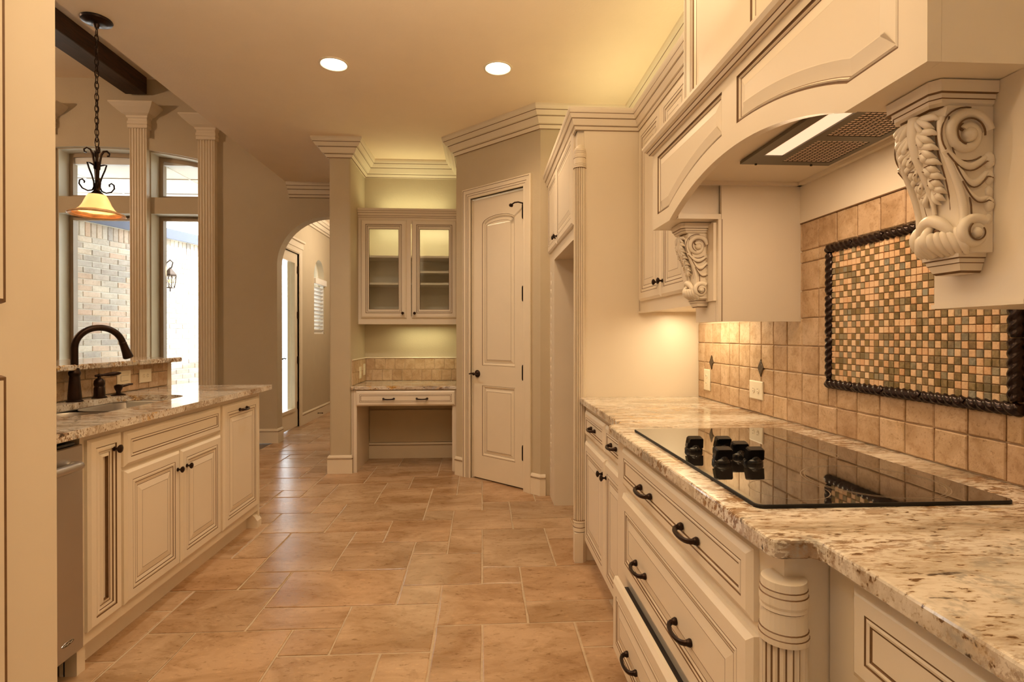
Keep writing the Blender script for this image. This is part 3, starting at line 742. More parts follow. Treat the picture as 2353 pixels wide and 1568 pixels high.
# ================================================================== RANGE SIDE
def add_door(root, fr, W, H, knob=None, pull=None, name='door', raised=True, drawer=False, pr=False, label=None):
    mb = MB()
    (drawer_front(mb, fr, W, H, raised=pr) if drawer else cab_door(mb, fr, W, H, raised=raised))
    d = mb.build(name, root)
    if label: d['label'] = label
    if knob: knob_mb(Fr(fr(knob[0], knob[1], .0195), fr.u, fr.v)).build('knob', d, smooth=True)
    for p in (pull or []): pull_mb(Fr(fr(p[0], p[1], .0195), fr.u, fr.v), p[2] if len(p) > 2 else .10).build('pull', d, smooth=True)
    return d
def fluted_post(name, parent, c, z0, z1, r=0.036, peak=False):
    """round post with fluted shaft, ringed collars, on a plain foot"""
    mb = MB(); n = 72; nf = 18
    def ring(z, rr, fl):
        out = []
        for k in range(n):
            a = 2*PI*k/n; q = (k % (n // nf)); f = (0, .0032, .0045, .0032)[q] if fl else 0
            out.append(Vector((c[0] + (rr - f) * math.cos(a), c[1] + (rr - f) * math.sin(a), z)))
        return out
    zs0, zs1 = z0 + .115, z1 - .105
    R = [ring(zs0, r, True), ring(zs1, r, True)]
    for k in range(n):
        j = (k + 1) % n
        mt = 'glaze' if k % 4 == 1 else 'paint'
        mb.add([R[0][k], R[0][j], R[1][j], R[1][k]], [(0, 1, 2, 3)], mt)
    post = mb.build(name, parent)
    mb = MB(); f = Fr((c[0], c[1], 0))
    def collar(prof):
        for (r0, h0), (r1, h1), mt in prof:
            mb.loft([[f(r0*math.cos(2*PI*k/28), r0*math.sin(2*PI*k/28), h0) for k in range(28)], [f(r1*math.cos(2*PI*k/28), r1*math.sin(2*PI*k/28), h1) for k in range(28)]], mt, True)
    t = zs1
    L = [(r - .004, t - .003), (r + .0030, t), (r + .0035, t + .010), (r + .0022, t + .0115), (r + .0025, t + .020), (r + .0010, t + .0218), (r - .0005, t + .054), (r + .0012, t + .0558), (r + .0005, t + .061), (r + .002, t + .066), (r + .002, t + .080), (r + .0006, t + .0818), (r + .001, t + .090), (r - .0002, t + .0918), (r - .001, t + .105)]
    ms = ['glaze', 'paint', 'glaze', 'paint', 'glaze', 'paint', 'glaze', 'paint', 'paint', 'paint', 'glaze', 'paint', 'glaze', 'paint']
    collar([(L[i], L[i+1], ms[i]) for i in range(len(L) - 1)])
    tp = [f((r - .001)*math.cos(2*PI*k/28), (r - .001)*math.sin(2*PI*k/28), t + .105) for k in range(28)]
    if peak:
        ap = f(0.01, .03, t + .16)
        for k in range(28): mb.add([tp[k], tp[(k+1) % 28], ap], [(0, 1, 2)], 'paint')
    else: mb.add(tp, [tuple(range(28))], 'paint')
    mb.build('capital', post)
    mb = MB()
    L = [(r - .002, z0 + .05), (r + .003, z0 + .055), (r + .003, z0 + .075), (r - .001, z0 + .078), (r - .001, z0 + .10), (r + .003, z0 + .104), (r + .003, z0 + .115), (r - .004, z0 + .118)]
    ms = ['glaze', 'paint', 'glaze', 'paint', 'glaze', 'paint', 'glaze']
    collar([(L[i], L[i+1], ms[i]) for i in range(len(L) - 1)])
    mb.build('base', post)
    return post

# ---- refrigerator surround
X0, YN, YB = 0.518, 3.03, 4.29
rf = thing('refrigerator_cabinet', 'tall cream cabinet surround with an empty refrigerator bay and two doors above', 'cabinet', (0.9, 3.65, 0))
mb = MB()
mb.box((.572, YN, 0), (XW - .004, YN + .03, 2.47), 'paint'); o = mb.build('side_panel', rf); o['label'] = 'broad plain cream end panel'
mb = MB()
mb.box((.535, YN + .012, .0), (.575, 3.10, 2.47), 'paint')
mb.box((.535, 4.02, 0), (.56, YB, 2.47), 'paint'); mb.box((.535, 3.10, 1.83), (.56, 4.02, 2.47), 'paint')
mb.build('face_frame', rf)
mb = MB(); mb.box((.56, 3.10, 1.835), (XW - .004, 4.27, 1.855), 'paint'); mb.box((.56, 4.02, 0), (XW - .004, 4.04, 1.85), 'paint'); mb.box((.56, 3.06, 2.45), (XW - .004, 4.27, 2.47), 'paint'); mb.build('box', rf)
mb = MB(); mb.box((XW - .02, 3.06, 0), (XW - .004, 4.02, 1.83), 'wall'); mb.build('back_panel', rf)
fr = face_negx(3.765, 1.915, .535)
add_door(rf, face_negx(3.77, 1.905, .535), .665, .545, knob=(.03, .05))
add_door(rf, face_negx(4.255, 1.905, .535), .475, .545, knob=(.445, .05))
# scalloped rope strip down the far stile
mb = MB()
for i in range(24): mb.ball((.535, 4.20 + .004 * (i % 2), .22 + i * .066), .009, 'paint', 8, 5, (.6, .9, 2.6))
s_ = mb.build('carved_strip', rf, smooth=True); s_['kind'] = 'stuff'
cpp, cmm = crown_prof(.115, .05)
cmm = [('paint' if m_ == 'trim' else m_) for m_ in cmm]
mb = MB(); mb.sweep([(X0 + .01, YB - .01), (X0 + .01, YN), (.90, YN)][::-1], cpp, cmm, 2.415, side=-1); mb.box((X0 + .012, YN, 2.47), (XW - .004, YB - .01, 2.53), 'paint'); mb.build('crown', rf)
fluted_post('post', rf, (.548, YN + .008), .115, 2.31, .034, peak=True)
mb = MB(); mb.prism([(.514, 2.995), (.560, 2.995), (.584, 3.02), (.584, 3.05), (.514, 3.05)], 0, .165, 'paint'); mb.build('foot', rf)

# ---- upper cabinet left of the hood
uc = thing('upper_cabinet', 'cream two door wall cabinet between the refrigerator panel and the hood', 'cabinet', (1.05, 2.65, 1.39))
UXF = .885
mb = MB(); mb.box((UXF + .002, 2.046, 1.40), (XW - .012, YN - .002, 1.70), 'paint'); mb.box((UXF + .002, 2.27, 1.70), (XW - .012, YN - .002, 2.46), 'paint'); mb.box((UXF + .002, 2.024, 2.09), (XW - .012, 2.27, 2.46), 'paint'); mb.build('box', uc)
mb = MB(); mb.box((UXF, 2.25, 1.395), (UXF + .02, YN - .004, 1.46), 'paint'); mb.box((UXF - .006, 2.25, 1.392), (UXF + .02, YN - .004, 1.402), 'paint'); mb.build('light_rail', uc)
add_door(uc, face_negx(2.975, 1.455, UXF), .365, .945, knob=(.335, .075))
add_door(uc, face_negx(2.602, 1.455, UXF), .345, .945, knob=(.03, .075))
mb = MB(); mb.box((UXF - .002, 2.985, 1.40), (UXF + .004, YN - .002, 2.42), 'paint'); mb.box((UXF - .0025, 3.002, 1.40), (UXF, 3.005, 2.42), 'glaze'); mb.box((UXF - .0025, 3.014, 1.40), (UXF, 3.017, 2.42), 'glaze'); mb.build('filler', uc)
mb = MB(); mb.sweep([(UXF, YN + .02), (UXF, 2.0)], cpp, cmm, 2.415, side=1); mb.box((UXF, 2.01, 2.46), (XW - .004, YN, 2.53), 'paint'); mb.build('crown', uc)
mb = MB(); mb.box((.912, 2.03, 1.32), (XW - .004, 2.046, 1.87), 'paint'); o = mb.build('end_panel', uc); o['label'] = 'plain cream side panel beside the mosaic'

# ---- hood
HXF, HY0, HY1, HZ0, HZ1 = .72, .845, 2.265, 1.71, 2.055
hc = (HY0 + HY1) / 2
hd_ = thing('range_hood', 'large cream mantel hood with an arched valance over the cooktop', 'range hood', (1.0, hc, 1.71))
fr = face_negx(HY1, 0, HXF)                    # u runs from the far end to the near end
W = HY1 - HY0
hs, rise = .507, .10; R = (hs*hs + rise*rise) / (2*rise)
def archz(u): return HZ0 + rise - (R - math.sqrt(max(0, R*R - (u - W/2)**2)))
al = [(W/2 - hs + 2*hs*i/28, archz(W/2 - hs + 2*hs*i/28)) for i in range(29)]
outl = [(0, HZ0)] + al + [(W, HZ0), (W, HZ1), (0, HZ1)]
def hood_panel(u0, u1):
    flat = W/2 - hs
    xs = [u0 + (u1-u0)*i/18 for i in range(19)]
    bot = [(u, max(HZ0 + .054, archz(u) + .058 if abs(u - W/2) < hs else HZ0 + .054)) for u in xs]
    return bot + [(u1, HZ1 - .055), (u0, HZ1 - .055)]
pA, pB = hood_panel(.062, .662), hood_panel(.757, W - .062)
mb = MB(); mb.plate(outl, [pA[::-1], pB[::-1]], -.024, 0, 'paint', fr); val = mb.build('valance', hd_)
for p in (pA, pB):
    mb = MB(); panel(mb, fr, p, [(0, 0, P_), (.002, -.004, G_), (.006, -.004, G_), (.009, -.002, P_), (.012, -.007, P_), (.014, -.008, G_), (.045, -.001, P_), (.047, -.0012, P_)], P_); mb.build('panel', val)
mb = MB(); mb.box((HXF + .0245, HY0, HZ0), (XW - .004, HY0 + .02, HZ1), 'paint', ID); mb.build('end_panel', hd_)
mb = MB(); mb.box((HXF + .024, HY1 - .02, HZ0), (XW - .3, HY1, HZ1), 'paint'); mb.build('end_panel', hd_)
mb = MB()
for y0, y1, ys, xe in ((HY0 + .02, 1.045, 1.037, XW - .004), (2.055, HY1 - .02, 2.055, .915)):
    mb = MB(); mb.box((HXF + .0245, y0 if y0 < 1 else 2.0315, HZ0 + .001), (.9112, y1, HZ0 + .02), 'paint'); mb.box((HXF + .0245, ys, HZ0 + .02), (xe, ys + .008, 1.86), 'paint'); mb.build('soffit', hd_)
mb = MB(); mb.box((HXF + .024, 1.04, 1.85), (XW - .004, 2.05, 1.87), 'paint'); mb.box((HXF + .03, 2.012, 1.838), (XW - .014, 2.029, 1.85), 'paint'); mb.box((XW - .032, 1.05, 1.838), (XW - .014, 2.029, 1.85), 'paint'); mb.build('liner', hd_)
mb = MB(); mb.box((XW - .014, 1.04, 1.695), (XW - .002, 2.03, 1.85), 'paint'); mb.box((XW - .0145, 1.04, 1.693), (XW - .010, 2.03, 1.697), 'glaze'); mb.build('back_board', hd_)
mp = [(0, 0), (.012, .0), (.014, .003), (.020, .012), (.021, .015), (.030, .019), (.036, .030), (.036, .040), (0, .044)]
mm_ = ['paint', 'glaze', 'paint', 'glaze', 'paint', 'paint', 'paint', 'paint']
mb = MB(); mb.sweep([(XW - .3, HY1), (HXF, HY1), (HXF, HY0), (XW - .01, HY0)], mp, mm_, HZ1 - .028, side=1)
mb.box((HXF, HY0, HZ1), (XW - .004, HY1, HZ1 + .016), 'paint'); mb.build('mantel_moulding', hd_)
CX = .76; cy0, cy1 = 1.09, 2.02
fr = face_negx(cy1, 0, CX); Wc = cy1 - cy0
pn = [[(.085, 2.14), (Wc/2 - .045, 2.14), (Wc/2 - .045, 2.80), (.085, 2.80)], [(Wc/2 + .045, 2.14), (Wc - .085, 2.14), (Wc - .085, 2.80), (Wc/2 + .045, 2.80)]]
pn = [[(u, 2.075 if v < 2.5 else v) for u, v in p] for p in pn]
mb = MB(); mb.plate([(0, HZ1 + .016), (Wc, HZ1 + .016), (Wc, ZC - .002), (0, ZC - .002)], [p[::-1] for p in pn], -.022, 0, 'paint', fr)
mb.box((CX + .022, cy0, HZ1 + .016), (XW - .004, cy1, ZC - .002), 'paint')
for u in (.012, .022, .064, .074): mb.box((u, HZ1 + .016, .0), (u + .0025, ZC - .002, .0006), 'glaze', fr)
ch = mb.build('chimney_box', hd_)
for p in pn:
    mb = MB(); panel(mb, fr, p, [(0, 0, P_), (.002, -.004, G_), (.005, -.004, G_), (.010, -.010, P_), (.012, -.011, G_), (.014, -.011, P_)], P_); mb.build('panel', ch)
# near and far pilasters that carry the corbels
mb = MB(); mb.box((.898, 2.05, 1.32), (.93, 2.243, HZ0), 'paint'); mb.box((.899, 2.0295, 1.32), (.912, 2.0495, HZ0), 'paint'); mb.box((.912, 2.0285, 1.32), (.9145, 2.031, HZ0), 'glaze'); mb.build('pilaster', hd_)
mb = MB(); mb.box((.898, .855, 1.325), (XW - .012, 1.035, HZ0), 'paint'); mb.box((.894, .852, 1.318), (XW - .012, 1.038, 1.326), 'paint'); mb.build('pilaster', hd_)
# vent insert
vi = Fr((.86, 1.215, 1.848), (0, 1, 0), (1, 0, 0))      # w faces down
a_ = vi.w
mb = MB(); Lu, Lv = .56, .305
op = [(.08, .035), (.475, .035), (.475, .098), (.08, .098)]
f1 = [(.335, .125), (.525, .125), (.525, .285), (.335, .285)]; f2 = [(.105, .125), (.295, .125), (.295, .285), (.105, .285)]
sgn = 1 if vi.w.z < 0 else -1
mb.plate([(0, 0), (Lu, 0), (Lu, Lv), (0, Lv)], [op[::-1], f1[::-1], f2[::-1]], -.004*0, .010, 'dark_steel', vi); ins = mb.build('vent_insert', hd_); ins['label'] = 'dark metal vent insert with a light and two mesh filters'
mb = MB(); mb.box((.08, .035, .002), (.475, .098, .007), 'hood_glow', vi, .003); mb.build('light_lens', ins)
for f in (f1, f2):
    mb = MB(); (u0, v0), (u1, v1) = f[0], f[2]
    mb.box((u0, v0, .0065), (u1, v1, .0082), 'mesh_metal', vi)
    for i in range(15): mb.box((u0 + (u1-u0)*i/14 - .0011, v0, .0082), (u0 + (u1-u0)*i/14 + .0011, v1, .0092), 'slot', vi)
    for i in range(11): mb.box((u0, v0 + (v1-v0)*i/10 - .0013, .0082), (u1, v0 + (v1-v0)*i/10 + .0013, .0090), 'slot', vi)
    g = mb.build('mesh_filter', ins); g['kind'] = 'stuff'
for u, v in ((.552, .05), (.552, .24), (.04, .11)):
    mb = MB(); mb.lathe([(.004, .010), (.004, .014), (.001, .015)], 'blackgloss', Fr(vi(u, v, 0), vi.u, vi.v), 8); mb.build('screw', ins)

# ---- corbels
def corbel(origin, label):
    """local: a = outwards (-X), b = along -Y, c = up; origin at the top centre of the back"""
    F = Fr(origin, (-1, 0, 0), (0, -1, 0))
    root = thing('corbel', label, 'corbel', origin, 'carved corbels under the hood')
    HWd = .052
    # cap: stepped moulding with clipped front corners
    mb = MB()
    def cap_ring(e, z):
        d, wv = .118 - e, .064 - e; cl = .012
        return [F(0, -wv, z), F(d - cl, -wv, z), F(d, -wv + cl*1.2, z), F(d, wv - cl*1.2, z), F(d - cl, wv, z), F(0, wv, z)]
    L = [(0, 0), (.001, -.020), (.006, -.0215), (.007, -.029), (.009, -.0302), (.010, -.036), (.016, -.040), (.02, -.043)]
    ms = ['paint', 'glaze', 'paint', 'glaze', 'paint', 'paint', 'glaze']
    mb.loft([cap_ring(e, z) for e, z in L], ms, True, 'paint', 'paint'); mb.build('cap', root)
    # body: side outline extruded, softly crowned across its width
    prof = [(.094, -.040), (.098, -.055), (.099, -.075), (.097, -.095), (.091, -.118), (.081, -.142), (.070, -.168), (.062, -.192), (.057, -.215), (.056, -.235), (.060, -.252), (.064, -.270), (.060, -.286), (.048, -.296)]
    mb = MB(); rings = []
    for a, c in prof:
        ring = [F(0, -HWd, c)] + [F(a - .010*(abs(t)**3), HWd * t, c) for t in [-1, -.8, -.5, -.2, 0, .2, .5, .8, 1]] + [F(0, HWd, c)]
        rings.append(ring)
    mb.loft(rings, 'paint', True, 'paint', 'paint'); body = mb.build('body', root, smooth=True)
    def spiral(ca, cc, r0, r1, a0, turns, side, rad0, rad1, off, mat, n=40):
        pts, rr = [], []
        for i in range(n + 1):
            t = i / n; r = r0 + (r1 - r0) * t; a = a0 + 2*PI*turns*t
            pts.append(F(ca + r*math.cos(a), side*off, cc + r*math.sin(a))); rr.append(rad0 + (rad1 - rad0)*t)
        return pts, rr
    mb = MB(); gl = MB()
    for sd in (-1, 1):
        # upper volute
        p, r = spiral(.050, -.090, .040, .011, PI*.95, -1.35, sd, .0105, .007, HWd, 'paint'); mb.tube(p, r, 'paint', 10)
        mb.ball(F(.047, sd*(HWd + .002), -.092), .013, 'paint', 12, 7); gl.ball(F(.0565, sd*(HWd + .001), -.078), .0085, 'glaze', 10, 6, (1.0, .35, .9))  # dark ball beside the boss paints the shade of the volute's hollow eye
        p, r = spiral(.050, -.090, .0275, .021, PI*1.05, -.72, sd, .0016, .0013, HWd + .0085, 'glaze', 24); gl.tube(p, r, 'glaze', 5)
        p, r = spiral(.050, -.090, .047, .047, PI*.55, -1.1 if False else -.62, sd, .0014, .0012, HWd + .0015, 'glaze', 20); gl.tube(p, r, 'glaze', 5)
        # crescents that sweep from the front edge to the back below the volute
        for k, (c0, c1, dip, rad) in enumerate(((-.118, -.132, .026, .0085), (-.135, -.160, .034, .008), (-.168, -.205, .02, .0062))):
            pts, rr, g_ = [], [], []
            for i in range(15):
                t = i / 14; a = (.084 - .014*k) * (1 - t) + .004; c = c0 + (c1 - c0)*t - dip*math.sin(PI*min(1, t*1.15))*(.9 if t < .87 else .7)
                pts.append(F(a, sd*(HWd - .001), c)); rr.append(rad*(.35 + .65*math.sin(PI*(.15 + .8*t))))
                g_.append(F(a, sd*(HWd + .0045), c - rad*.85))
            mb.tube(pts, rr, 'paint', 8); gl.tube(g_, .0013, 'glaze', 5)
        # back edge lobes
        for c, q in ((-.135, .013), (-.165, .011), (-.19, .009), (-.212, .012), (-.238, .008)):
            mb.ball(F(.008, sd*(HWd - .002), c), q, 'paint', 9, 6, (.9, .7, 1.25))
        # front edge ribbon that runs from upper to lower volute
        e_ = []
        for i in range(19):
            t = i / 18; z = -.06 - .185*t
            j = 0
            while j < len(prof) - 2 and prof[j+1][1] > z: j += 1
            f_ = (z - prof[j][1]) / (prof[j+1][1] - prof[j][1]); a = prof[j][0] + (prof[j+1][0] - prof[j][0])*f_
            e_.append((a, z))
        mb.tube([F(a - .006, sd*(HWd - .004), z) for a, z in e_], .0065, 'paint', 8)
        gl.tube([F(a - .016, sd*(HWd + .0012), z) for a, z in e_], .0012, 'glaze', 5)
        # lower volute
        p, r = spiral(.036, -.262, .026, .008, PI*.75, -1.4, sd, .0095, .006, HWd + .001, 'paint'); mb.tube(p, r, 'paint', 9)
        mb.ball(F(.035, sd*(HWd + .004), -.263), .010, 'paint', 10, 6)
        p, r = spiral(.036, -.262, .017, .012, PI*.3, -.75, sd, .0014, .0012, HWd + .010, 'glaze', 20); gl.tube(p, r, 'glaze', 5)
    mb.build('volute', root, smooth=True, ang=85)
    # acanthus leaf on the upper front, shell leaf on the lower roll
    lf = MB()
    def front_a(z):
        j = 0
        while j < len(prof) - 2 and prof[j+1][1] > z: j += 1
        f_ = (z - prof[j][1]) / (prof[j+1][1] - prof[j][1]); return prof[j][0] + (prof[j+1][0] - prof[j][0])*f_
    lf.tube([F(front_a(-.045 - .175*i/12) + .005, 0, -.045 - .175*i/12) for i in range(13)], [.013 - .009*i/12 for i in range(13)], 'paint', 9, (1.0, .8))
    for k in range(6):
        z0 = -.054 - .0245*k; ln = .049 - .0045*k
        for sd in (-1, 1):
            for j, (bw, dz, rr_) in enumerate(((.50, -.0195, .0068), (.80, -.0145, .0074), (1.0, -.003, .0070))):
                b1 = sd*ln*bw; z1 = z0 + dz
                pts = [F(front_a(z0) + .002, sd*.004, z0 + .005), F(front_a(z1) + .0075, b1*.45, z0 + dz*.35 + .002), F(front_a(z1) + .0125 - .007*bw, b1*.85, z1 - .001), F(front_a(z1 - .008) + .004 - .006*bw, b1*1.04, z1 - .0085)]
                lf.tube(*smooth(pts, [.003, rr_*.9, rr_*.95, .0012]), 'paint', 10, (.65, .95))
            gl.tube([F(front_a(z0) + .0065, sd*.012, z0 - .010), F(front_a(z0 - .008) + .0095, sd*ln*.6, z0 - .0088), F(front_a(z0 - .010) + .0045, sd*ln*.93, z0 - .0115)], .0010, 'glaze', 5)
            gl.tube([F(front_a(z0) + .0065, sd*.008, z0 - .016), F(front_a(z0 - .012) + .0095, sd*ln*.40, z0 - .0205)], .0010, 'glaze', 5)
    for sd in (-1, 1): gl.tube([F(front_a(-.06 - .02*i) + .0012 - .004, sd*(.043 - .0022*i), -.06 - .02*i) for i in range(9)], .0014, 'glaze', 5)
    lf.build('acanthus_leaf', root, smooth=True, ang=85)
    lf = MB()
    lf.tube([F(.070 - .010*(t*t), .037*t, -.233 - .030*t*t) for t in [-1 + .125*i for i in range(17)]], [.006 + .0055*(1 - abs(-1 + .125*i)**3) for i in range(17)], 'paint', 10)
    for b_, in ((-.0135,), (.0135,)): gl.ball(F(.0665, b_, -.2525), .0078, 'glaze', 10, 6, (.8, 1.1, .7))  # two dark balls paint the shaded hollows under the lip
    lf.tube(*smooth([F(.062, 0, -.240), F(.078, 0, -.256), F(.080, 0, -.274), F(.060, 0, -.298)], [.005, .008, .010, .005]), 'paint', 9)
    for j in range(5):
        for sd in (-1, 1):
            b1 = sd*(.011 + .0095*j)
            lf.tube(*smooth([F(.064 - .003*j, b1*.62, -.258 + .002*j), F(.079 - .0055*j, b1*.86, -.264 + .001*j), F(.075 - .006*j, b1, -.281), F(.054 - .003*j, b1*.92, -.298)], [.003, .0068, .0075, .004]), 'paint', 9)
            b2 = sd*(.0062 + .0095*j)
            gl.tube([F(.0815 - .0055*j, b2*.86, -.262), F(.0795 - .006*j, b2, -.279), F(.062 - .004*j, b2*.95, -.295)], .0013, 'glaze', 5)
    lf.build('shell_leaf', root, smooth=True, ang=85)
    g_ = gl.build('glaze_lines_and_hollows', root); g_['kind'] = 'stuff'  # also holds the dark balls that paint shaded hollows
    mb = MB()
    def foot_ring(e, z): d, wv = .052 - e, .040 - e*.8; return [F(0, -wv, z), F(d, -wv, z), F(d, wv, z), F(0, wv, z)]
    L = [(0, -.290), (.0, -.303), (.004, -.305), (.005, -.312), (.007, -.3135), (.012, -.326), (.016, -.330)]
    mb.loft([foot_ring(e, z) for e, z in L], ['paint', 'glaze', 'paint', 'glaze', 'paint', 'glaze'], True, 'paint', 'paint'); mb.build('foot', root)
    return root
corbel((.897, 2.155, 1.7085), 'far carved cream corbel beside the upper cabinet doors')
corbel((.897, .962, 1.7085), 'near carved cream corbel in front of the mosaic')

# ---- backsplash of tumbled tiles
bs = thing('tile_backsplash', 'tumbled travertine tile backsplash behind the cooktop', 'backsplash', (XW, 1.8, .92))
mb = MB(); mb.plate([(0, .92), (2.5, .92), (2.5, 1.70), (0, 1.70)], [], .0005, .004, 'tgrout', face_negx(3.028, 0, XW)); mb.build('grout_bed', bs)
fr = face_negx(0, 0, XW - .004)
TP = .1018
MO = (1.165, 1.865, 1.084, 1.584)
def wall_tile(y0, y1, z0, z1, par, fr, name='tile', mat='tumbled', g=.0018, th=.007, flip=True):
    if y1 - y0 < .012 or z1 - z0 < .012: return
    W, H = (y1-y0)/2 - g, (z1-z0)/2 - g; pts = []
    for (ax, ay, bx, by) in ((-W, -H, W, -H), (W, -H, W, H), (W, H, -W, H), (-W, H, -W, -H)):
        for i in range(2):
            t = i/2; j = rt.uniform(-.0014, .0014); pts.append((ax + (bx-ax)*t + (j if ax == bx else 0), ay + (by-ay)*t + (j if ay == by else 0)))
    cu, cv = (y0+y1)/2, (z0+z1)/2; h = th + rt.uniform(-.0012, .0012)
    m2 = MB(); m2.loft([[fr(cu + a, cv + b, 0) for a, b in pts], [fr(cu + a, cv + b, h - .0025) for a, b in pts], [fr(cu + a, cv + b, h) for a, b in offset(pts, .003)]], mat, True, mat)
    return m2.build(name, par, origin=fr(cu, cv, 0))
zr = [.922, 1.015, 1.121, 1.226, 1.332, 1.437, 1.543, 1.588, 1.697]
for i in range(-14, 10):
    ya, yb = 2.022 + i*TP, 2.022 + (i+1)*TP
    for j in range(8):
        za, zb = zr[j], zr[j+1]
        if yb <= .86: continue
        yA, yB = max(ya, .86), min(yb, 3.026)
        if za >= 1.33 and (ya >= 2.03 or yb < 1.04): continue
        # clip against the mosaic opening
        pcs = [(yA, yB, za, zb)]
        if yB > MO[0] and yA < MO[1] and zb > MO[2] and za < MO[3]:
            pcs = []
            if yA < MO[0]: pcs.append((yA, MO[0], za, zb))
            if yB > MO[1]: pcs.append((MO[1], yB, za, zb))
            m0, m1 = max(yA, MO[0]), min(yB, MO[1])
            if za < MO[2]: pcs.append((m0, m1, za, MO[2]))
            if zb > MO[3]: pcs.append((m0, m1, MO[3], zb))
        for a, b_, c, d in pcs: wall_tile(-b_, -a, c, d, bs, fr)
for yc, zc in ((2.843, 1.123), (2.328, 1.123)):
    mb = MB(); q = [(-yc - .026, zc), (-yc, zc - .038), (-yc + .026, zc), (-yc, zc + .038)]
    mb.loft([[fr(a, b, .004) for a, b in q], [fr(a, b, .0095) for a, b in q], [fr(a, b, .0115) for a, b in offset(q, .004)]], 'diamond', True, 'diamond'); o = mb.build('accent_tile', bs); o['label'] = 'dark bronze diamond accent tile'

# ---- mosaic panel with rope frame
ms_ = thing('mosaic_panel', 'framed mosaic of peach stone and smoky glass squares above the cooktop', 'mosaic', (XW, 1.515, 1.33))
mb = MB(); mb.box((XW - .010, MO[0] + .01, MO[2] + .01), (XW - .003, MO[1] - .01, MO[3] - .01), 'mgrout'); mb.build('grout_bed', ms_)
NC, NR = 31, 22; y0_, y1_, z0_, z1_ = 1.198, 1.838, 1.108, 1.560
pw, ph = (y1_ - y0_) / NC, (z1_ - z0_) / NR
cells = []
rm = random.Random(11)
for i in range(NC):
    for j in range(NR):
        yc, zc = y0_ + (i + .5)*pw, z0_ + (j + .5)*ph
        glass = ((i + j) % 2 == 0) if rm.random() < .8 else (rm.random() < .55)
        vis = not (yc < 1.45 and zc > 1.345)
        cells.append((0 if vis else 1, yc, zc, glass))
cells.sort(key=lambda q: (q[0], q[1]))
mm2 = {}
for gname, rr_ in (('mglass', 0.0), ('mstone', 0.0)):
    W, H = pw/2 - .0011, ph/2 - .0011; P = [(-W, -H), (W, -H), (W, H), (-W, H)]; f = Fr((0, 0, 0), (0, -1, 0), (0, 0, 1))
    mm2[gname] = ([[f(a, b, 0) for a, b in P], [f(a, b, .0052) for a, b in P], [f(a, b, .0062) for a, b in offset(P, .0012)]])
first = {}
rest = {'mglass': MB(), 'mstone': MB()}
for n_, (_, yc, zc, glass) in enumerate(cells):
    k = 'mglass' if glass else 'mstone'; base_ = Vector((XW - .010 + rm.uniform(-.0006, .0006), yc, zc))
    if n_ < 298:
        if k not in first:
            m2 = MB(); m2.loft(mm2[k], k, True, k); o = m2.build('mosaic_tile', ms_, origin=(0, 0, 0)); first[k] = o.data
        else: o = bpy.data.objects.new('mosaic_tile', first[k]); COL.objects.link(o); o.parent = ms_
        o.location = base_ - ms_.location
    else:
        rest[k].loft([[p + base_ for p in r_] for r_ in mm2[k]], k, True, k)
big = MB()
def m_field(name, cols, rough, cells_scale):
    m, nt, b = new_mat(name)
    g = N(nt, 'ShaderNodeNewGeometry'); r = ramp(nt, [(i / (len(cols) - 1), c) for i, c in enumerate(cols)])
    nt.links.new(g.outputs['Random Per Island'], r.inputs[0]); nt.links.new(r.outputs[0], b.inputs['Base Color']); b.inputs['Roughness'].default_value = rough
    return m
M['mglass_f'] = m_field('smoky_glass_mosaic_field', [(0.22, 0.14, 0.05), (0.29, 0.21, 0.095), (0.18, 0.13, 0.06), (0.34, 0.29, 0.19), (0.25, 0.16, 0.06), (0.30, 0.30, 0.24)], .14, 1)
M['mstone_f'] = m_field('peach_stone_mosaic_field', [(0.72, 0.48, 0.28), (0.80, 0.58, 0.37), (0.68, 0.41, 0.22), (0.78, 0.56, 0.36)], .5, 1)
for k, m2 in rest.items():
    src = k + '_f'
    kk = big.mi(src); o_ = len(big.v); big.v += m2.v
    for f_ in m2.f: big.f.append([o_ + q for q in f_]); big.m.append(kk)
o = big.build('mosaic_tiles', ms_); o['kind'] = 'stuff'
def rope(p0, p1, r=.0155, turns_per_m=42):
    p0, p1 = Vector(p0), Vector(p1); L_ = (p1-p0).length; d = (p1-p0)/L_; nx = Vector((-1, 0, 0)); ny = d.cross(nx)
    ns = max(10, int(L_/.0042)); rings = []
    for i in range(ns + 1):
        t = i/ns; ring = []
        e = min(1.0, .80 + min(t, 1-t)*ns*.12)
        for k in range(20):
            a = 2*PI*k/20; rr = r * e * (1 + .13*math.cos(3*a - 2*PI*t*L_*turns_per_m))
            ring.append(p0 + d*(L_*t) + nx*(rr*math.cos(a)) + ny*(rr*math.sin(a)))
        rings.append(ring)
    m2 = MB(); m2.loft(rings, 'rope', True, 'rope', 'rope'); return m2.build('rope_moulding', ms_, smooth=True)
xr = XW - .013; ya, yb, za, zb = MO[0] + .016, MO[1] - .016, MO[2] + .013, MO[3] - .013
for (a, b_, n_) in (((ya - .016, za), (yb + .016, za), 5), ((ya - .016, zb), (yb + .016, zb), 5), ((yb, za + .016), (yb, zb - .016), 3), ((ya, za + .016), (ya, zb - .016), 3)):
    for i in range(n_):
        A = (xr, a[0] + (b_[0]-a[0])*i/n_, a[1] + (b_[1]-a[1])*i/n_); B = (xr, a[0] + (b_[0]-a[0])*(i+1)/n_, a[1] + (b_[1]-a[1])*(i+1)/n_)
        dv = (Vector(B) - Vector(A)).normalized() * .001
        rope(Vector(A) + dv, Vector(B) - dv)

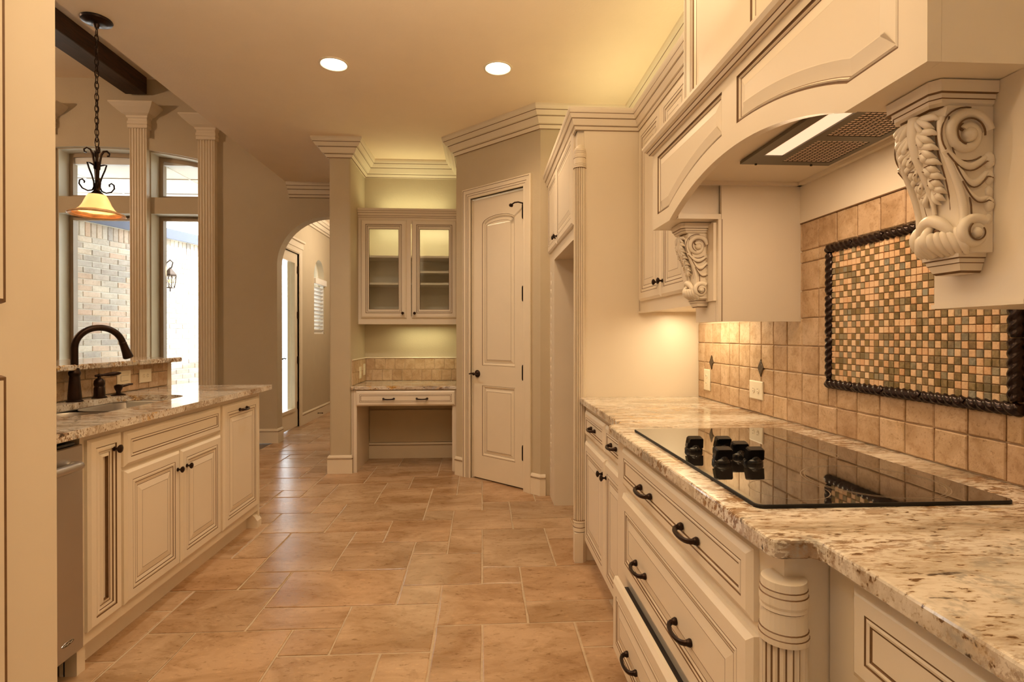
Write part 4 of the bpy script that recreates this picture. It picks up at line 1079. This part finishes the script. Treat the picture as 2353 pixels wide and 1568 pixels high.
# ---- outlets
def plate_pts(fr, W, H): return fr
def outlet(fr, W, H, kind, label, group=None):
    o = thing('wall_outlet' if kind == 'outlet' else 'light_switch', label, 'outlet' if kind == 'outlet' else 'switch', fr(0, 0), group)
    mb = MB(); panel(mb, fr, [(-W/2, -H/2), (W/2, -H/2), (W/2, H/2), (-W/2, H/2)], [(0, 0, 'ivory'), (0, .004, 'ivory'), (.004, .0065, 'ivory')], 'ivory'); mb.build('plate', o)
    if kind == 'outlet':
        for s_ in (-1, 1):
            mb = MB(); horiz = W > H
            c = (s_*.0195, 0) if horiz else (0, s_*.0195)
            P = [(c[0] + .0145*math.cos(t)*(1 if not horiz else .95), c[1] + .0145*math.sin(t)) for t in [2*PI*k/16 for k in range(16)]]
            panel(mb, fr, P, [(0, .0062, 'ivory'), (.0006, .0064, 'slot'), (.0014, .0064, 'slot'), (.002, .0085, 'ivory')], 'ivory')
            for q in (-1, 1):
                if horiz: mb.box((c[0] - .004, q*.006 - .001, .0085), (c[0] + .004, q*.006 + .001, .0088), 'slot', fr)
                else: mb.box((q*.006 - .001, c[1] - .002, .0085), (q*.006 + .001, c[1] + .006, .0088), 'slot', fr)
            mb.build('socket', o)
    else:
        mb = MB(); panel(mb, fr, [(-.033*W/.115, -.017), (.033*W/.115, -.017), (.033*W/.115, .017), (-.033*W/.115, .017)], [(0, .0065, 'slot'), (.001, .0066, 'slot'), (.002, .0085, 'ivory')], 'ivory'); mb.build('rocker', o)
    return o
outlet(face_negx(2.893, 1.026, XW - .0115), .075, .115, 'outlet', 'ivory outlet on the backsplash nearest the refrigerator panel')
outlet(face_negx(2.362, 1.023, XW - .0115), .118, .082, 'outlet', 'ivory outlet on the backsplash under the larger diamond tile')

# ---- countertop
mb = MB()
ctp = [(XW - .001, 3.028), (.545, 3.028), (.545, 2.128), (.538, 2.118), (.490, 2.074), (.486, 2.066), (.488, .905), (.494, .894), (.505, .889), (.555, .888), (.562, .884), (.566, .876), (.566, -1.0), (XW - .001, -1.0)]
zt = .92
R_ = [[Vector((x, y, .887)) for x, y in ctp], [Vector((x, y, .889)) for x, y in offset(ctp, -.0)], [Vector((x, y, zt - .004)) for x, y in ctp], [Vector((x, y, zt)) for x, y in offset(ctp[::-1], .004)[::-1]]]
cc = ctp[::-1]
R_ = [[Vector((x, y, z)) for x, y in offset(ctp, e)] for e, z in ((.003, .887), (0, .890), (0, zt - .005), (.0015, zt - .0015), (.005, zt))]
mb.loft(R_, 'granite', True, 'granite', 'granite')
o = mb.build('granite_countertop'); tag(o, 'speckled cream granite countertop under the cooktop', 'countertop')

# ---- base cabinets
def base_box(root, x, y0, y1, toe=.065):
    mb = MB(); mb.box((x, y0, .105), (XW - .004, y1, .885), 'paint'); mb.build('box', root)
    mb = MB(); mb.box((x + toe, y0, 0), (x + toe + .02, y1, .105), 'paint'); mb.build('toe_kick', root)
b1 = thing('base_cabinet', 'narrow cream base cabinet with two drawers and two doors beside the refrigerator post', 'cabinet', (.9, 2.55, 0))
base_box(b1, .58, 2.082, 3.026)
add_door(b1, face_negx(2.955, .722, .58), .475, .135, pull=[(.2375, .0675, .085)], drawer=True, name='drawer')
add_door(b1, face_negx(2.465, .722, .58), .345, .135, pull=[(.175, .0675, .085)], drawer=True, name='drawer')
add_door(b1, face_negx(2.955, .135, .58), .475, .555, knob=(.445, .485))
add_door(b1, face_negx(2.465, .135, .58), .345, .555, knob=(.03, .485))
b2 = thing('drawer_base_cabinet', 'cream cabinet of three wide drawers under the cooktop, lowest drawer ajar', 'cabinet', (.9, 1.5, 0))
base_box(b2, .525, .918, 2.078)
add_door(b2, face_negx(1.955, .722, .525), .952, .138, pull=[(.30, .06, .10), (.655, .06, .10)], drawer=True, name='drawer')
add_door(b2, face_negx(1.955, .405, .525), .952, .288, pull=[(.25, .115, .10), (.615, .115, .10)], drawer=True, name='drawer', pr=True)
d3 = add_door(b2, face_negx(1.950, .125, .492), .945, .268, pull=[(.26, .105, .10), (.65, .105, .10)], drawer=True, name='drawer', pr=True, label='lowest drawer pulled slightly open')
mb = MB(); mb.box((.492, 1.03, .16), (.53, 1.93, .36), 'slot'); mb.build('drawer_box', d3)  # near-black colour paints the shade in the gap of the ajar drawer
fluted_post('post', b2, (.524, .918), .05, .845, .0375)
b3 = thing('base_cabinet', 'cream base cabinet with drawers under the nearest stretch of granite', 'cabinet', (.9, .3, 0))
base_box(b3, .605, -.95, .914)
for y in (.838, .10, -.45):
    for z0, hh in ((.722, .15), (.42, .285), (.125, .28)): add_door(b3, face_negx(y, z0, .605), .72 if y > .5 else .53, hh, drawer=True, name='drawer', pr=hh > .2, pull=[(.25, hh/2, .1)])

# ---- cooktop
ck = thing('cooktop', 'black glass electric cooktop with burner rings set in the granite', 'cooktop', (.82, 1.5, zt))
def rrect(x0, y0, x1, y1, r, n=6):
    o = []
    for cx_, cy_, a in ((x1 - r, y0 + r, -PI/2), (x1 - r, y1 - r, 0), (x0 + r, y1 - r, PI/2), (x0 + r, y0 + r, PI)):
        o += [(cx_ + r*math.cos(a + PI/2*i/n), cy_ + r*math.sin(a + PI/2*i/n)) for i in range(n + 1)]
    return o
cko = rrect(.546, 1.052, 1.092, 1.940, .018)
mb = MB(); mb.loft([[Vector((x, y, z)) for x, y in offset(cko, e)] for e, z in ((.001, zt), (0, zt + .002), (0, zt + .0065), (.001, zt + .0078), (.003, zt + .008))], 'blackedge', True, 'blackglass'); mb.build('glass_top', ck)
for x, y, r in ((.985, 1.72, .058), (.93, 1.512, .078), (.905, 1.218, .146), (.905, 1.218, .138), (.672, 1.160, .080)):
    mb = MB(); n = 56
    A = [Vector((x + (r - .0011)*math.cos(2*PI*k/n), y + (r - .0011)*math.sin(2*PI*k/n), zt + .00815)) for k in range(n)]
    B = [Vector((x + (r + .0011)*math.cos(2*PI*k/n), y + (r + .0011)*math.sin(2*PI*k/n), zt + .00815)) for k in range(n)]
    mb.loft([A, B], 'ring', True); mb.build('burner_ring', ck)
for i, (x, y) in enumerate(((.618, 1.560), (.700, 1.556), (.713, 1.480), (.634, 1.408), (.716, 1.402))):
    kb = MB(); f = Fr((x, y, zt + .008))
    kb.lathe([(.025, 0), (.0255, .006), (.0235, .011), (.020, .014), (.018, .020), (.016, .022)], 'blackgloss', f, 24)
    pr_ = [(-.024, .014), (.024, .014), (.022, .040), (.019, .043), (-.019, .043), (-.022, .040)]
    g = Fr((x, y, zt + .008), (1, 0, 0), (0, -.25, 1))
    kb.loft([[g(a*s, b, c) for a, b in pr_] for s, c in ((.85, -.010), (1, -.007), (1, .009), (.85, .012))], 'blackgloss', True, 'blackgloss', 'blackgloss')
    kb.build('knob', ck, smooth=True, ang=30)

# ================================================================== ISLAND SIDE
IT, IB = .928, .897                      # granite top and underside
# tall cabinet at the left edge of the view
tc = thing('tall_cabinet', 'tall cream cabinet with two doors at the near end of the sink counter', 'cabinet', (-1.4, .95, 0))
mb = MB(); mb.box((-1.74, .40, 0), (-1.1015, 1.474, ZC - .004), 'paint', ID, .003); mb.build('box', tc)
def slab_door(root, fr, W, H):
    mb = MB(); a = .0
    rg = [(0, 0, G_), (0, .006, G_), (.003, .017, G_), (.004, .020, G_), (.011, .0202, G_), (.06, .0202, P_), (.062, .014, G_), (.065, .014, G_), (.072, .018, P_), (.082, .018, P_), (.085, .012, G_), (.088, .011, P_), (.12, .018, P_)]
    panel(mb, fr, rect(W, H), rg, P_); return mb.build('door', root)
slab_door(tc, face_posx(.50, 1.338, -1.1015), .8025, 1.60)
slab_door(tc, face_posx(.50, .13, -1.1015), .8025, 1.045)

# dishwasher
dw = thing('dishwasher', 'stainless steel dishwasher between the tall cabinet and the narrow pull-out', 'dishwasher', (-1.75, 1.78, 0))
mb = MB(); mb.box((-2.05, 1.476, .115), (-1.500, 2.088, .872), 'dark_steel'); mb.build('tub', dw)
mb = MB(); mb.box((-1.500, 1.480, .112), (-1.472, 2.092, .866), 'steel', ID, .004); d = mb.build('door', dw); d['label'] = 'brushed stainless front'
mb = MB(); mb.box((-1.498, 1.482, .868), (-1.478, 2.060, .880), 'blackgloss', ID, .002); mb.build('control_strip', dw)
mb = MB(); hp = [(-1.472, 2.035), (-1.455, 2.038), (-1.440, 2.028), (-1.436, 2.00), (-1.434, 1.95), (-1.434, 1.60), (-1.440, 1.545), (-1.472, 1.535)]
mb.tube([Vector((x, y, .800)) for x, y in hp], [.012, .014, .0155, .016, .016, .016, .015, .012], 'steel', 10, (1, 1)); mb.build('handle', d, smooth=True)
f = Fr((-1.4718, 1.962, .165), (0, 1, 0), (0, 0, 1))
mb = MB(); P = [(.030*math.cos(2*PI*k/20), .0085*math.sin(2*PI*k/20)) for k in range(20)]
panel(mb, Fr((-1.4718, 2.012, .170), (0, 1, 0), (0, 0, 1)), P, [(0, 0, 'chrome'), (.001, .002, 'chrome'), (.002, .0018, 'dark_steel')], 'dark_steel')
f = Fr((-1.4718, 2.012, .170), (0, 1, 0), (0, 0, 1))
mb.tube([f(-.021, -.002, .0024), f(-.012, .003, .0024), f(-.005, -.002, .0024), f(.004, .003, .0024), f(.012, -.002, .0024), f(.021, .002, .0024)], .0011, 'chrome', 5)
o = mb.build('badge', d); o['label'] = 'small oval chrome badge'
mb = MB(); mb.box((-1.58, 1.48, .01), (-1.56, 2.09, .112), 'slot'); mb.build('kick_plate', dw)

IX = -1.49
def isl(root, y0, y1, top=.895):
    mb = MB(); mb.box((-2.13, y0, .105), (IX, y1, top), 'paint'); mb.build('box', root)
    if top < .8:
        mb = MB(); mb.box((IX - .02, y0, top), (IX, y1, .895), 'paint'); mb.build('front_rail', root)
    mb = MB(); mb.box((IX - .075, y0, 0), (IX - .055, y1, .105), 'paint'); mb.build('toe_kick', root)
i1 = thing('pull_out_cabinet', 'narrow cream pull-out base cabinet with a round knob beside the dishwasher', 'cabinet', (-1.8, 2.2, 0))
isl(i1, 2.098, 2.318)
mb = MB(); panel(mb, face_posx(2.120, .15, IX), rect(.19, .722), [(0, 0, P_), (0, .012, P_), (.011, .02, P_), (.036, .02, P_), (.0372, .016, G_), (.0392, .016, G_), (.046, .0185, P_), (.054, .018, P_), (.0555, .013, G_), (.0575, .012, P_), (.066, .012, P_), (.0675, .010, G_), (.0695, .011, P_), (.078, .016, P_), (.080, .016, P_), (.0805, .006, G_), (.083, .004, G_)], P_)
d = mb.build('door', i1); knob_mb(Fr((IX + .0175, 2.262, .812), (0, 1, 0), (0, 0, 1)), .0165).build('knob', d, smooth=True)
mb = MB(); mb.box((IX - .06, 2.098, 0), (IX - .012, 2.14, .105), 'paint'); mb.build('foot', i1)
i2 = thing('sink_cabinet', 'cream double door sink cabinet with a false drawer front', 'cabinet', (-1.8, 2.73, 0))
isl(i2, 2.318, 3.166, .69)
add_door(i2, face_posx(2.328, .722, IX), .826, .145, drawer=True, name='false_front')
add_door(i2, face_posx(2.328, .15, IX), .410, .556, knob=(.383, .468))
add_door(i2, face_posx(2.746, .15, IX), .410, .556, knob=(.047, .468))
i3 = thing('waste_cabinet', 'cream pull-out cabinet with a bar pull at the far end of the sink counter', 'cabinet', (-1.8, 3.43, 0))
isl(i3, 3.166, 3.70)
add_door(i3, face_posx(3.185, .15, IX), .482, .716, pull=[(.245, .668, .095)])
mb = MB()
pf = [(0, 0), (.075, 0), (.075, .045), (.055, .075), (.03, .095), (0, .105)]
mb.prism([(IX - .06 + a, z) for a, z in pf], 3.655, 3.72, 'paint', Fr((0, 0, 0), (1, 0, 0), (0, 0, 1)) if False else Fr((0, 7.375, 0), (1, 0, 0), (0, 0, 1)))
mb.build('foot', i3)
mb = MB(); mb.box((-2.13, 3.70, .0), (IX + .003, 3.722, .895), 'paint', ID, .003); mb.build('end_panel', i3)

# sink counter with the sink opening
fr = ID
so = rrect(-2.035, 2.36, -1.655, 3.205, .13, 8)
outl = [(-2.135, 1.476), (-1.444, 1.476), (-1.444, 3.822), (-1.450, 3.829), (-2.135, 3.829)]
mb = MB(); mb.plate(outl, [so[::-1]], IB, IT, 'granite', ID); o = mb.build('sink_countertop'); tag(o, 'speckled granite countertop around the sink', 'countertop')
# stainless double sink
sk = thing('kitchen_sink', 'stainless steel double bowl sink set under the granite', 'sink', (-1.84, 2.78, IB))
def bowl(y0, y1):
    mb = MB(); p = rrect(-2.028, y0, -1.662, y1, .10, 8)
    mb.loft([[Vector((x, y, IB - .002 - d_)) for x, y in offset(p, e)] for e, d_ in ((0, 0), (.004, .01), (.010, .16), (.03, .185), (.07, .192))], 'steel', True, 'steel'); b = mb.build('bowl', sk, smooth=True)
    mb = MB(); mb.lathe([(.04, .001), (.04, .003), (.03, .004), (.001, .002)], 'chrome', Fr((-1.845, (y0 + y1)/2, IB - .194)), 16); mb.build('drain', b)
bowl(2.37, 2.745); bowl(2.775, 3.198)
mb = MB(); mb.box((-2.02, 2.745, IB - .03), (-1.67, 2.775, IB - .006), 'steel', ID, .005)
mb.plate(offset(so, -.02), [offset(so, .006)[::-1]], IB - .003, IB - .001, 'steel', ID); mb.build('rim', sk)

# raised bar: wall, tiles, top
BX, BE = -2.14, 3.872
mb = MB(); mb.box((-2.27, 1.476, 0), (BX - .006, BE - .04, 1.086), 'wall'); bwall = struct('wall_bar', mb, 'low wall that carries the raised bar')
mb = MB(); mb.box((-2.275, BE - .042, 0), (BX + .002, BE, 1.088), 'trim', ID, .003); mb.build('end_post', bwall)
fb = face_posx(0, 0, BX - .0055)
for row, (za, zb) in enumerate(((IT + .001, 1.028), (1.028, 1.087))):
    y = 1.48 + (.05 if row else 0)
    if row: wall_tile(1.48, 1.53, za, zb, bwall, fb)
    while y < BE - .045:
        wall_tile(y, min(y + .1018, BE - .044), za, zb, bwall, fb); y += .1018
mb = MB(); bt = [(-2.58, 1.476), (-2.065, 1.476), (-2.065, 3.865), (-2.095, 3.90), (-2.55, 3.90), (-2.58, 3.87)]
mb.loft([[Vector((x, y, z)) for x, y in offset(bt, e)] for e, z in ((.004, 1.088), (0, 1.093), (0, 1.112), (.005, 1.118))], 'granite', True, 'granite', 'granite')
o = mb.build('bar_top'); tag(o, 'raised granite bar ledge behind the faucet', 'bar top')
outlet(face_posx(3.368, 1.012, BX + .002), .122, .092, 'switch', 'ivory rocker switch on the tiles under the bar ledge')
outlet(face_posx(3.575, 1.012, BX + .002), .122, .085, 'outlet', 'ivory outlet on the tiles right of the rocker switch')

# faucet set
fc = thing('faucet', 'tall dark bronze gooseneck faucet behind the sink', 'faucet', (-2.082, 2.90, IT))
f = Fr((-2.082, 2.90, IT))
mb = MB(); mb.lathe([(.037, 0), (.037, .004), (.030, .010), (.0295, .03), (.026, .08), (.0225, .125), (.0215, .130), (.0235, .134), (.0265, .142), (.0265, .150), (.022, .158), (.021, .166), (.019, .172)], 'bronze', f, 24); mb.build('base', fc, smooth=True)
th = math.radians(2); dx, dy = math.cos(math.radians(52)), math.sin(math.radians(52))
pts = [Vector((0, 0, z)) for z in (.165, .20, .24, .275)] + [Vector((dx*(.108 - .108*math.cos(a)), dy*(.108 - .108*math.cos(a)), .275 + .105*math.sin(a))) for a in [PI*i/16*.93 for i in range(1, 17)]]
mb = MB(); mb.tube([f.o + p for p in pts], .0165, 'bronze', 14); mb.build('spout', fc, smooth=True)
e0 = f.o + pts[-1]; dd = (pts[-1] - pts[-2]).normalized()
hx = dd.orthogonal().normalized(); hf = Fr(e0, hx, dd.cross(hx))
mb = MB(); mb.lathe([(.0165, -.004), (.0185, 0), (.0185, .006), (.0175, .010), (.021, .05), (.0245, .075), (.025, .082), (.020, .088), (.001, .088)], 'bronze', hf if hf.w.dot(dd) > 0 else Fr(e0, hx, -dd.cross(hx)), 18); mb.build('spray_head', fc, smooth=True)
fh = thing('mixer_valve', 'dark bronze single lever mixer valve beside the gooseneck', 'faucet', (-2.072, 3.065, IT))
f = Fr((-2.072, 3.065, IT))
mb = MB(); mb.lathe([(.036, 0), (.036, .004), (.028, .010), (.0265, .02), (.025, .055), (.022, .062), (.024, .066), (.0265, .078), (.024, .094), (.016, .104), (.008, .107), (.007, .120)], 'bronze', f, 22); mb.build('body', fh, smooth=True)
mb = MB(); ld = Vector((.50, .86, .06)).normalized(); c = f.o + Vector((0, 0, .122))
mb.ball(c, .010, 'bronze', 10, 6); mb.tube([c - ld*.02, c, c + ld*.02, c + ld*.04, c + ld*.07, c + ld*.095, c + ld*.108], [.006, .008, .006, .010, .012, .009, .003], 'bronze', 10); mb.build('lever', fh, smooth=True)
sd = thing('soap_dispenser', 'small dark bronze soap dispenser right of the lever', 'soap dispenser', (-2.062, 3.205, IT))
f = Fr((-2.062, 3.205, IT))
mb = MB(); mb.lathe([(.036, 0), (.036, .003), (.026, .008), (.012, .012), (.012, .022), (.018, .034), (.0215, .045), (.021, .054), (.012, .060), (.001, .062)], 'bronze', f, 20); mb.build('body', sd, smooth=True)
mb = MB(); c = f.o + Vector((0, 0, .05)); mb.tube([c, c + ld*.03, c + ld*.055 + Vector((0, 0, .004)), c + ld*.075 + Vector((0, 0, .003))], [.010, .008, .0065, .005], 'bronze', 9); mb.build('nozzle', sd, smooth=True)

# ================================================================== PENDANT
PX, PY = -2.172, 3.2
pd = thing('pendant_lamp', 'scrolled dark iron pendant lamp with an amber glass bell shade over the bar', 'lamp', (PX, PY, ZC))
f = Fr((PX, PY, ZC), (1, 0, 0), (0, -1, 0))          # w points down
mb = MB(); mb.lathe([(.076, 0.001), (.078, .006), (.074, .014), (.055, .020), (.050, .024), (.016, .028), (.012, .045), (.009, .050)], 'bronze', f, 28); mb.build('canopy', pd, smooth=True)
mb = MB()
zc = .055; lk = .040; k = 0
while zc < .660:
    a = (k % 2) * PI/2 + .5
    ux, uy = math.cos(a), math.sin(a)
    pts = [f(ux*.0095*math.sin(2*PI*i/12), uy*.0095*math.sin(2*PI*i/12), zc + lk/2 - (lk/2 + .003)*math.cos(2*PI*i/12)) for i in range(13)]
    mb.tube(pts, .0024, 'bronze', 5, None, False); zc += lk - .007; k += 1
o = mb.build('chain', pd, smooth=True); o['kind'] = 'stuff'
mb = MB(); cord = [f(.004*math.sin(i*.9), .006*math.cos(i*1.3), .05 + .062*i) for i in range(11)]; mb.tube(cord, .0022, 'dark_iron', 5); mb.build('cord', pd)
z0 = .665
mb = MB(); mb.tube([f(.011*math.sin(2*PI*i/14), 0, z0 + .028 - .030*math.cos(2*PI*i/14)) for i in range(15)], .0028, 'bronze', 6, None, False)
mb.lathe([(.004, z0 + .05), (.0075, z0 + .055), (.0065, z0 + .075), (.011, z0 + .085), (.008, z0 + .095), (.0075, z0 + .28), (.012, z0 + .29), (.016, z0 + .30), (.028, z0 + .315), (.040, z0 + .322), (.042, z0 + .332)], 'bronze', f, 16); mb.build('stem', pd, smooth=True)
zt_ = z0 + .075
for k in range(4):
    a = math.radians(-42 + 90*k); ux, uy = math.cos(a), math.sin(a)
    P = lambda r, z: f(ux*r, uy*r, z)
    mb = MB()
    top = [(.010, zt_ + .105), (.012, zt_ + .075), (.016, zt_ + .045), (.020, zt_ + .020), (.030, zt_ - .002), (.046, zt_ - .008), (.058, zt_ + .004), (.056, zt_ + .018), (.046, zt_ + .020)]
    mb.tube([P(r, z) for r, z in top], .0062, 'bronze', 6, (1.3, .7))
    bot = [(.010, zt_ + .085), (.030, zt_ + .075), (.044, zt_ + .073), (.036, zt_ + .105), (.024, zt_ + .14), (.015, zt_ + .175), (.014, zt_ + .205), (.022, zt_ + .225), (.042, zt_ + .232), (.066, zt_ + .222), (.080, zt_ + .200), (.078, zt_ + .180), (.066, zt_ + .172), (.056, zt_ + .182), (.058, zt_ + .192)]
    mb.tube([P(r, z) for r, z in bot], .006, 'bronze', 6, (1.3, .7)); mb.build('scroll_arm', pd, smooth=True)
zs = z0 + .325
mb = MB(); n = 48
def srow(r, z, amp=0): return [f((r + amp*math.cos(8*2*PI*k/n))*math.cos(2*PI*k/n), (r + amp*math.cos(8*2*PI*k/n))*math.sin(2*PI*k/n), z + amp*.5*math.cos(8*2*PI*k/n)) for k in range(n)]
rows = [(.043, .0, 0), (.050, .012, 0), (.058, .03, 0), (.068, .055, 0), (.082, .078, 0), (.094, .090, .002)]
mb.loft([srow(r, zs + z, a) for r, z, a in rows], 'shade', True); sh = mb.build('shade', pd, smooth=True); sh['label'] = 'glowing amber glass bell shade'
rows = [(.094, .090, .002), (.100, .094, .003), (.118, .100, .002), (.133, .106, .001), (.137, .112, .0015), (.133, .115, .001), (.115, .108, .001)]
mb = MB(); mb.loft([srow(r, zs + z, a) for r, z, a in rows], 'shade_rim', True); mb.build('shade_rim', sh, smooth=True)
mb = MB(); mb.ball(f(0, 0, zs + .055), .024, 'can_glow', 12, 8); mb.build('bulb', sh)

# recessed ceiling lights in view
for (x, y), lab in (((-.972, 3.636), 'left recessed ceiling light of the two in view, above the sink side'), ((.105, 3.63), 'right recessed ceiling light of the two in view, nearer the pantry door')):
    cl = thing('recessed_light', lab, 'ceiling light', (x, y, ZC), 'recessed ceiling lights')
    g = Fr((x, y, ZC), (1, 0, 0), (0, -1, 0))
    mb = MB(); mb.lathe([(.096, .0005), (.095, .005), (.085, .007), (.080, .003), (.078, .001)], 'ivory', g, 32, False); mb.build('trim_ring', cl, smooth=True)
    mb = MB(); mb.lathe([(.0775, .0035), (.06, .006), (.03, .008), (.001, .009)], 'can_glow', g, 32); mb.build('lens', cl, smooth=True)

# ================================================================== DESK NICHE
NX0, NX1, NYB = -1.207, -.235, 5.68
dk = thing('built_in_desk', 'built-in cream desk with one wide two pull drawer and an open knee space', 'desk', (-.72, 5.3, 0))
DY = 5.085
mb = MB(); mb.box((NX0 + .003, DY + .018, .0), (NX0 + .045, 5.66, .766), 'paint'); o = mb.build('side_panel', dk)
mb = MB(); mb.box((NX1 - .045, DY + .018, .0), (NX1 - .003, 5.66, .766), 'paint'); mb.build('side_panel', dk)
mb = MB(); mb.box((NX0 + .003, DY, 0), (NX0 + .052, DY + .02, .766), 'paint'); mb.box((NX0 + .017, DY - .0008, 0), (NX0 + .020, DY, .766), 'glaze'); mb.build('leg', dk)
mb = MB(); mb.box((NX1 - .035, DY, 0), (NX1 - .003, DY + .02, .766), 'paint'); mb.build('leg', dk)
mb = MB(); mb.box((NX0 + .052, DY + .001, .625), (NX1 - .035, DY + .02, .766), 'paint'); mb.box((NX0 + .045, DY + .02, .625), (NX1 - .045, 5.6, .64), 'paint'); mb.build('apron', dk)
add_door(dk, face_negy(NX0 + .046, .618, DY), .912, .140, drawer=True, name='drawer', pull=[(.300, .066, .095), (.605, .066, .095)])
mb = MB(); mb.box((NX0 + .05, 5.655, .17), (NX1 - .05, 5.662, .50), 'wall'); mb.build('back_cleat', dk)
mb = MB(); p = [(NX0 + .001, 5.062), (NX1 - .001, 5.062), (NX1 - .001, NYB - .002), (NX0 + .001, NYB - .002)]
mb.loft([[Vector((x, y, z)) for x, y in offset(p, e)] for e, z in ((.003, .768), (0, .772), (0, .797), (.004, .801))], 'granite', True, 'granite', 'granite')
o = mb.build('desk_countertop'); tag(o, 'granite desktop in the niche beside the pantry door', 'countertop')
db = thing('desk_backsplash', 'two rows of tumbled travertine tiles above the granite desktop', 'backsplash', (-.72, NYB, .8))
mb = MB(); mb.box((NX0, NYB - .006, .802), (NX1, NYB - .001, 1.035), 'tgrout'); mb.box((NX0 + .001, 5.10, .802), (NX0 + .006, NYB - .006, 1.035), 'tgrout'); mb.build('grout_bed', db)
fq, fs = face_negy(0, 0, NYB - .005), face_posx(0, 0, NX0 + .005)
for row, (za, zb) in enumerate(((.803, .918), (.918, 1.032))):
    x = NX0 + .012 - (.04 if row == 0 else .01)
    while x < NX1:
        wall_tile(max(x, NX0 + .012), min(x + .1018, NX1 - .001), za, zb, db, fq); x += .1018
    y = 5.102
    while y < NYB - .014:
        wall_tile(y, min(y + .1018, NYB - .013), za, zb, db, fs); y += .1018
mb = MB(); mb.sweep([(NX0 + .001, 5.10), (NX0 + .001, NYB - .001), (NX1, NYB - .001)], [(0, 0), (.014, 0), (.016, .006), (.012, .012), (0, .012)], ['tgrout', 'trim', 'trim', 'trim'], 1.033); mb.build('cap_strip', db)
outlet(face_posx(5.40, .905, NX0 + .0125), .075, .115, 'outlet', 'left ivory outlet on the side tiles of the desk niche')
outlet(face_posx(5.58, .925, NX0 + .0125), .075, .115, 'outlet', 'right ivory outlet on the side tiles of the desk niche, nearest its back corner')

# glazed wall cabinet over the desk
gc = thing('display_cabinet', 'cream wall cabinet with two glazed doors above the desk', 'cabinet', (-.72, 5.5, 1.38))
GY = 5.37
mb = MB()
mb.box((NX0 + .003, GY + .019, 1.40), (NX0 + .02, NYB - .004, 2.45), 'paint'); mb.box((NX1 - .02, GY + .019, 1.40), (NX1 - .003, NYB - .004, 2.45), 'paint')
mb.box((NX0 + .003, GY + .019, 1.425), (NX1 - .003, NYB - .004, 1.44), 'paint'); mb.box((NX0 + .003, GY + .019, 2.40), (NX1 - .003, NYB - .004, 2.42), 'paint')
mb.box((NX0 + .003, NYB - .016, 1.40), (NX1 - .003, NYB - .004, 2.45), 'paint'); mb.build('box', gc)
mb = MB()
for x0, x1, z0, z1 in ((NX0 + .003, NX0 + .055, 1.378, 2.43), (NX1 - .055, NX1 - .003, 1.378, 2.43), (NX0 + .462, NX0 + .512, 1.455, 2.36), (NX0 + .055, NX1 - .055, 1.378, 1.455), (NX0 + .055, NX1 - .055, 2.36, 2.43)):
    mb.box((x0, GY, z0), (x1, GY + .018, z1), 'paint')
mb.build('face_frame', gc)
for x0, kx in ((NX0 + .032, .405), (NX0 + .521, .030)):
    Wd, Hd = .438, .955; fd = face_negy(x0, 1.44, GY)
    mb = MB(); op = rect(Wd - .158, Hd - .178, .079, .086)
    o_ = rect(Wd, Hd)
    n4 = lambda e, h: [fd(a, b, h) for a, b in offset(o_, e)]
    q4 = lambda e, h: [fd(a, b, h) for a, b in offset(op, e)]
    mb.loft([n4(0, 0), n4(0, .012), n4(.012, .02), n4(.045, .02), n4(.0465, .016), n4(.049, .016), n4(.053, .0185), n4(.060, .018), n4(.0615, .013), n4(.0635, .013), q4(-.004, .012), q4(0, .006), q4(0, 0)], ['paint', 'paint', 'paint', 'glaze', 'glaze', 'paint', 'paint', 'glaze', 'glaze', 'paint', 'glaze', 'paint'], True)
    d = mb.build('door', gc)
    mb = MB(); mb.prism(op, .005, .009, 'glass', fd); mb.build('pane', d)
    knob_mb(Fr(fd(kx, .045, .0195), fd.u, fd.v), .014).build('knob', d, smooth=True)
for z in (1.765, 2.03):
    mb = MB(); mb.box((NX0 + .02, GY + .01, z), (NX1 - .02, NYB - .016, z + .02), 'paint'); mb.build('shelf', gc)
mb = MB(); mb.box((NX0 + .50, GY + .04, 1.885), (NX1 - .02, NYB - .016, 1.905), 'paint'); mb.build('shelf', gc)
cq, cn = crown_prof(.085, .035); cn = [('paint' if m_ == 'trim' else m_) for m_ in cn]
mb = MB(); mb.sweep([(NX0 + .002, GY), (NX1 - .002, GY)], cq, cn, 2.418); mb.box((NX0 + .003, GY + .002, 2.455), (NX1 - .003, NYB - .004, 2.5), 'paint'); mb.build('crown', gc)
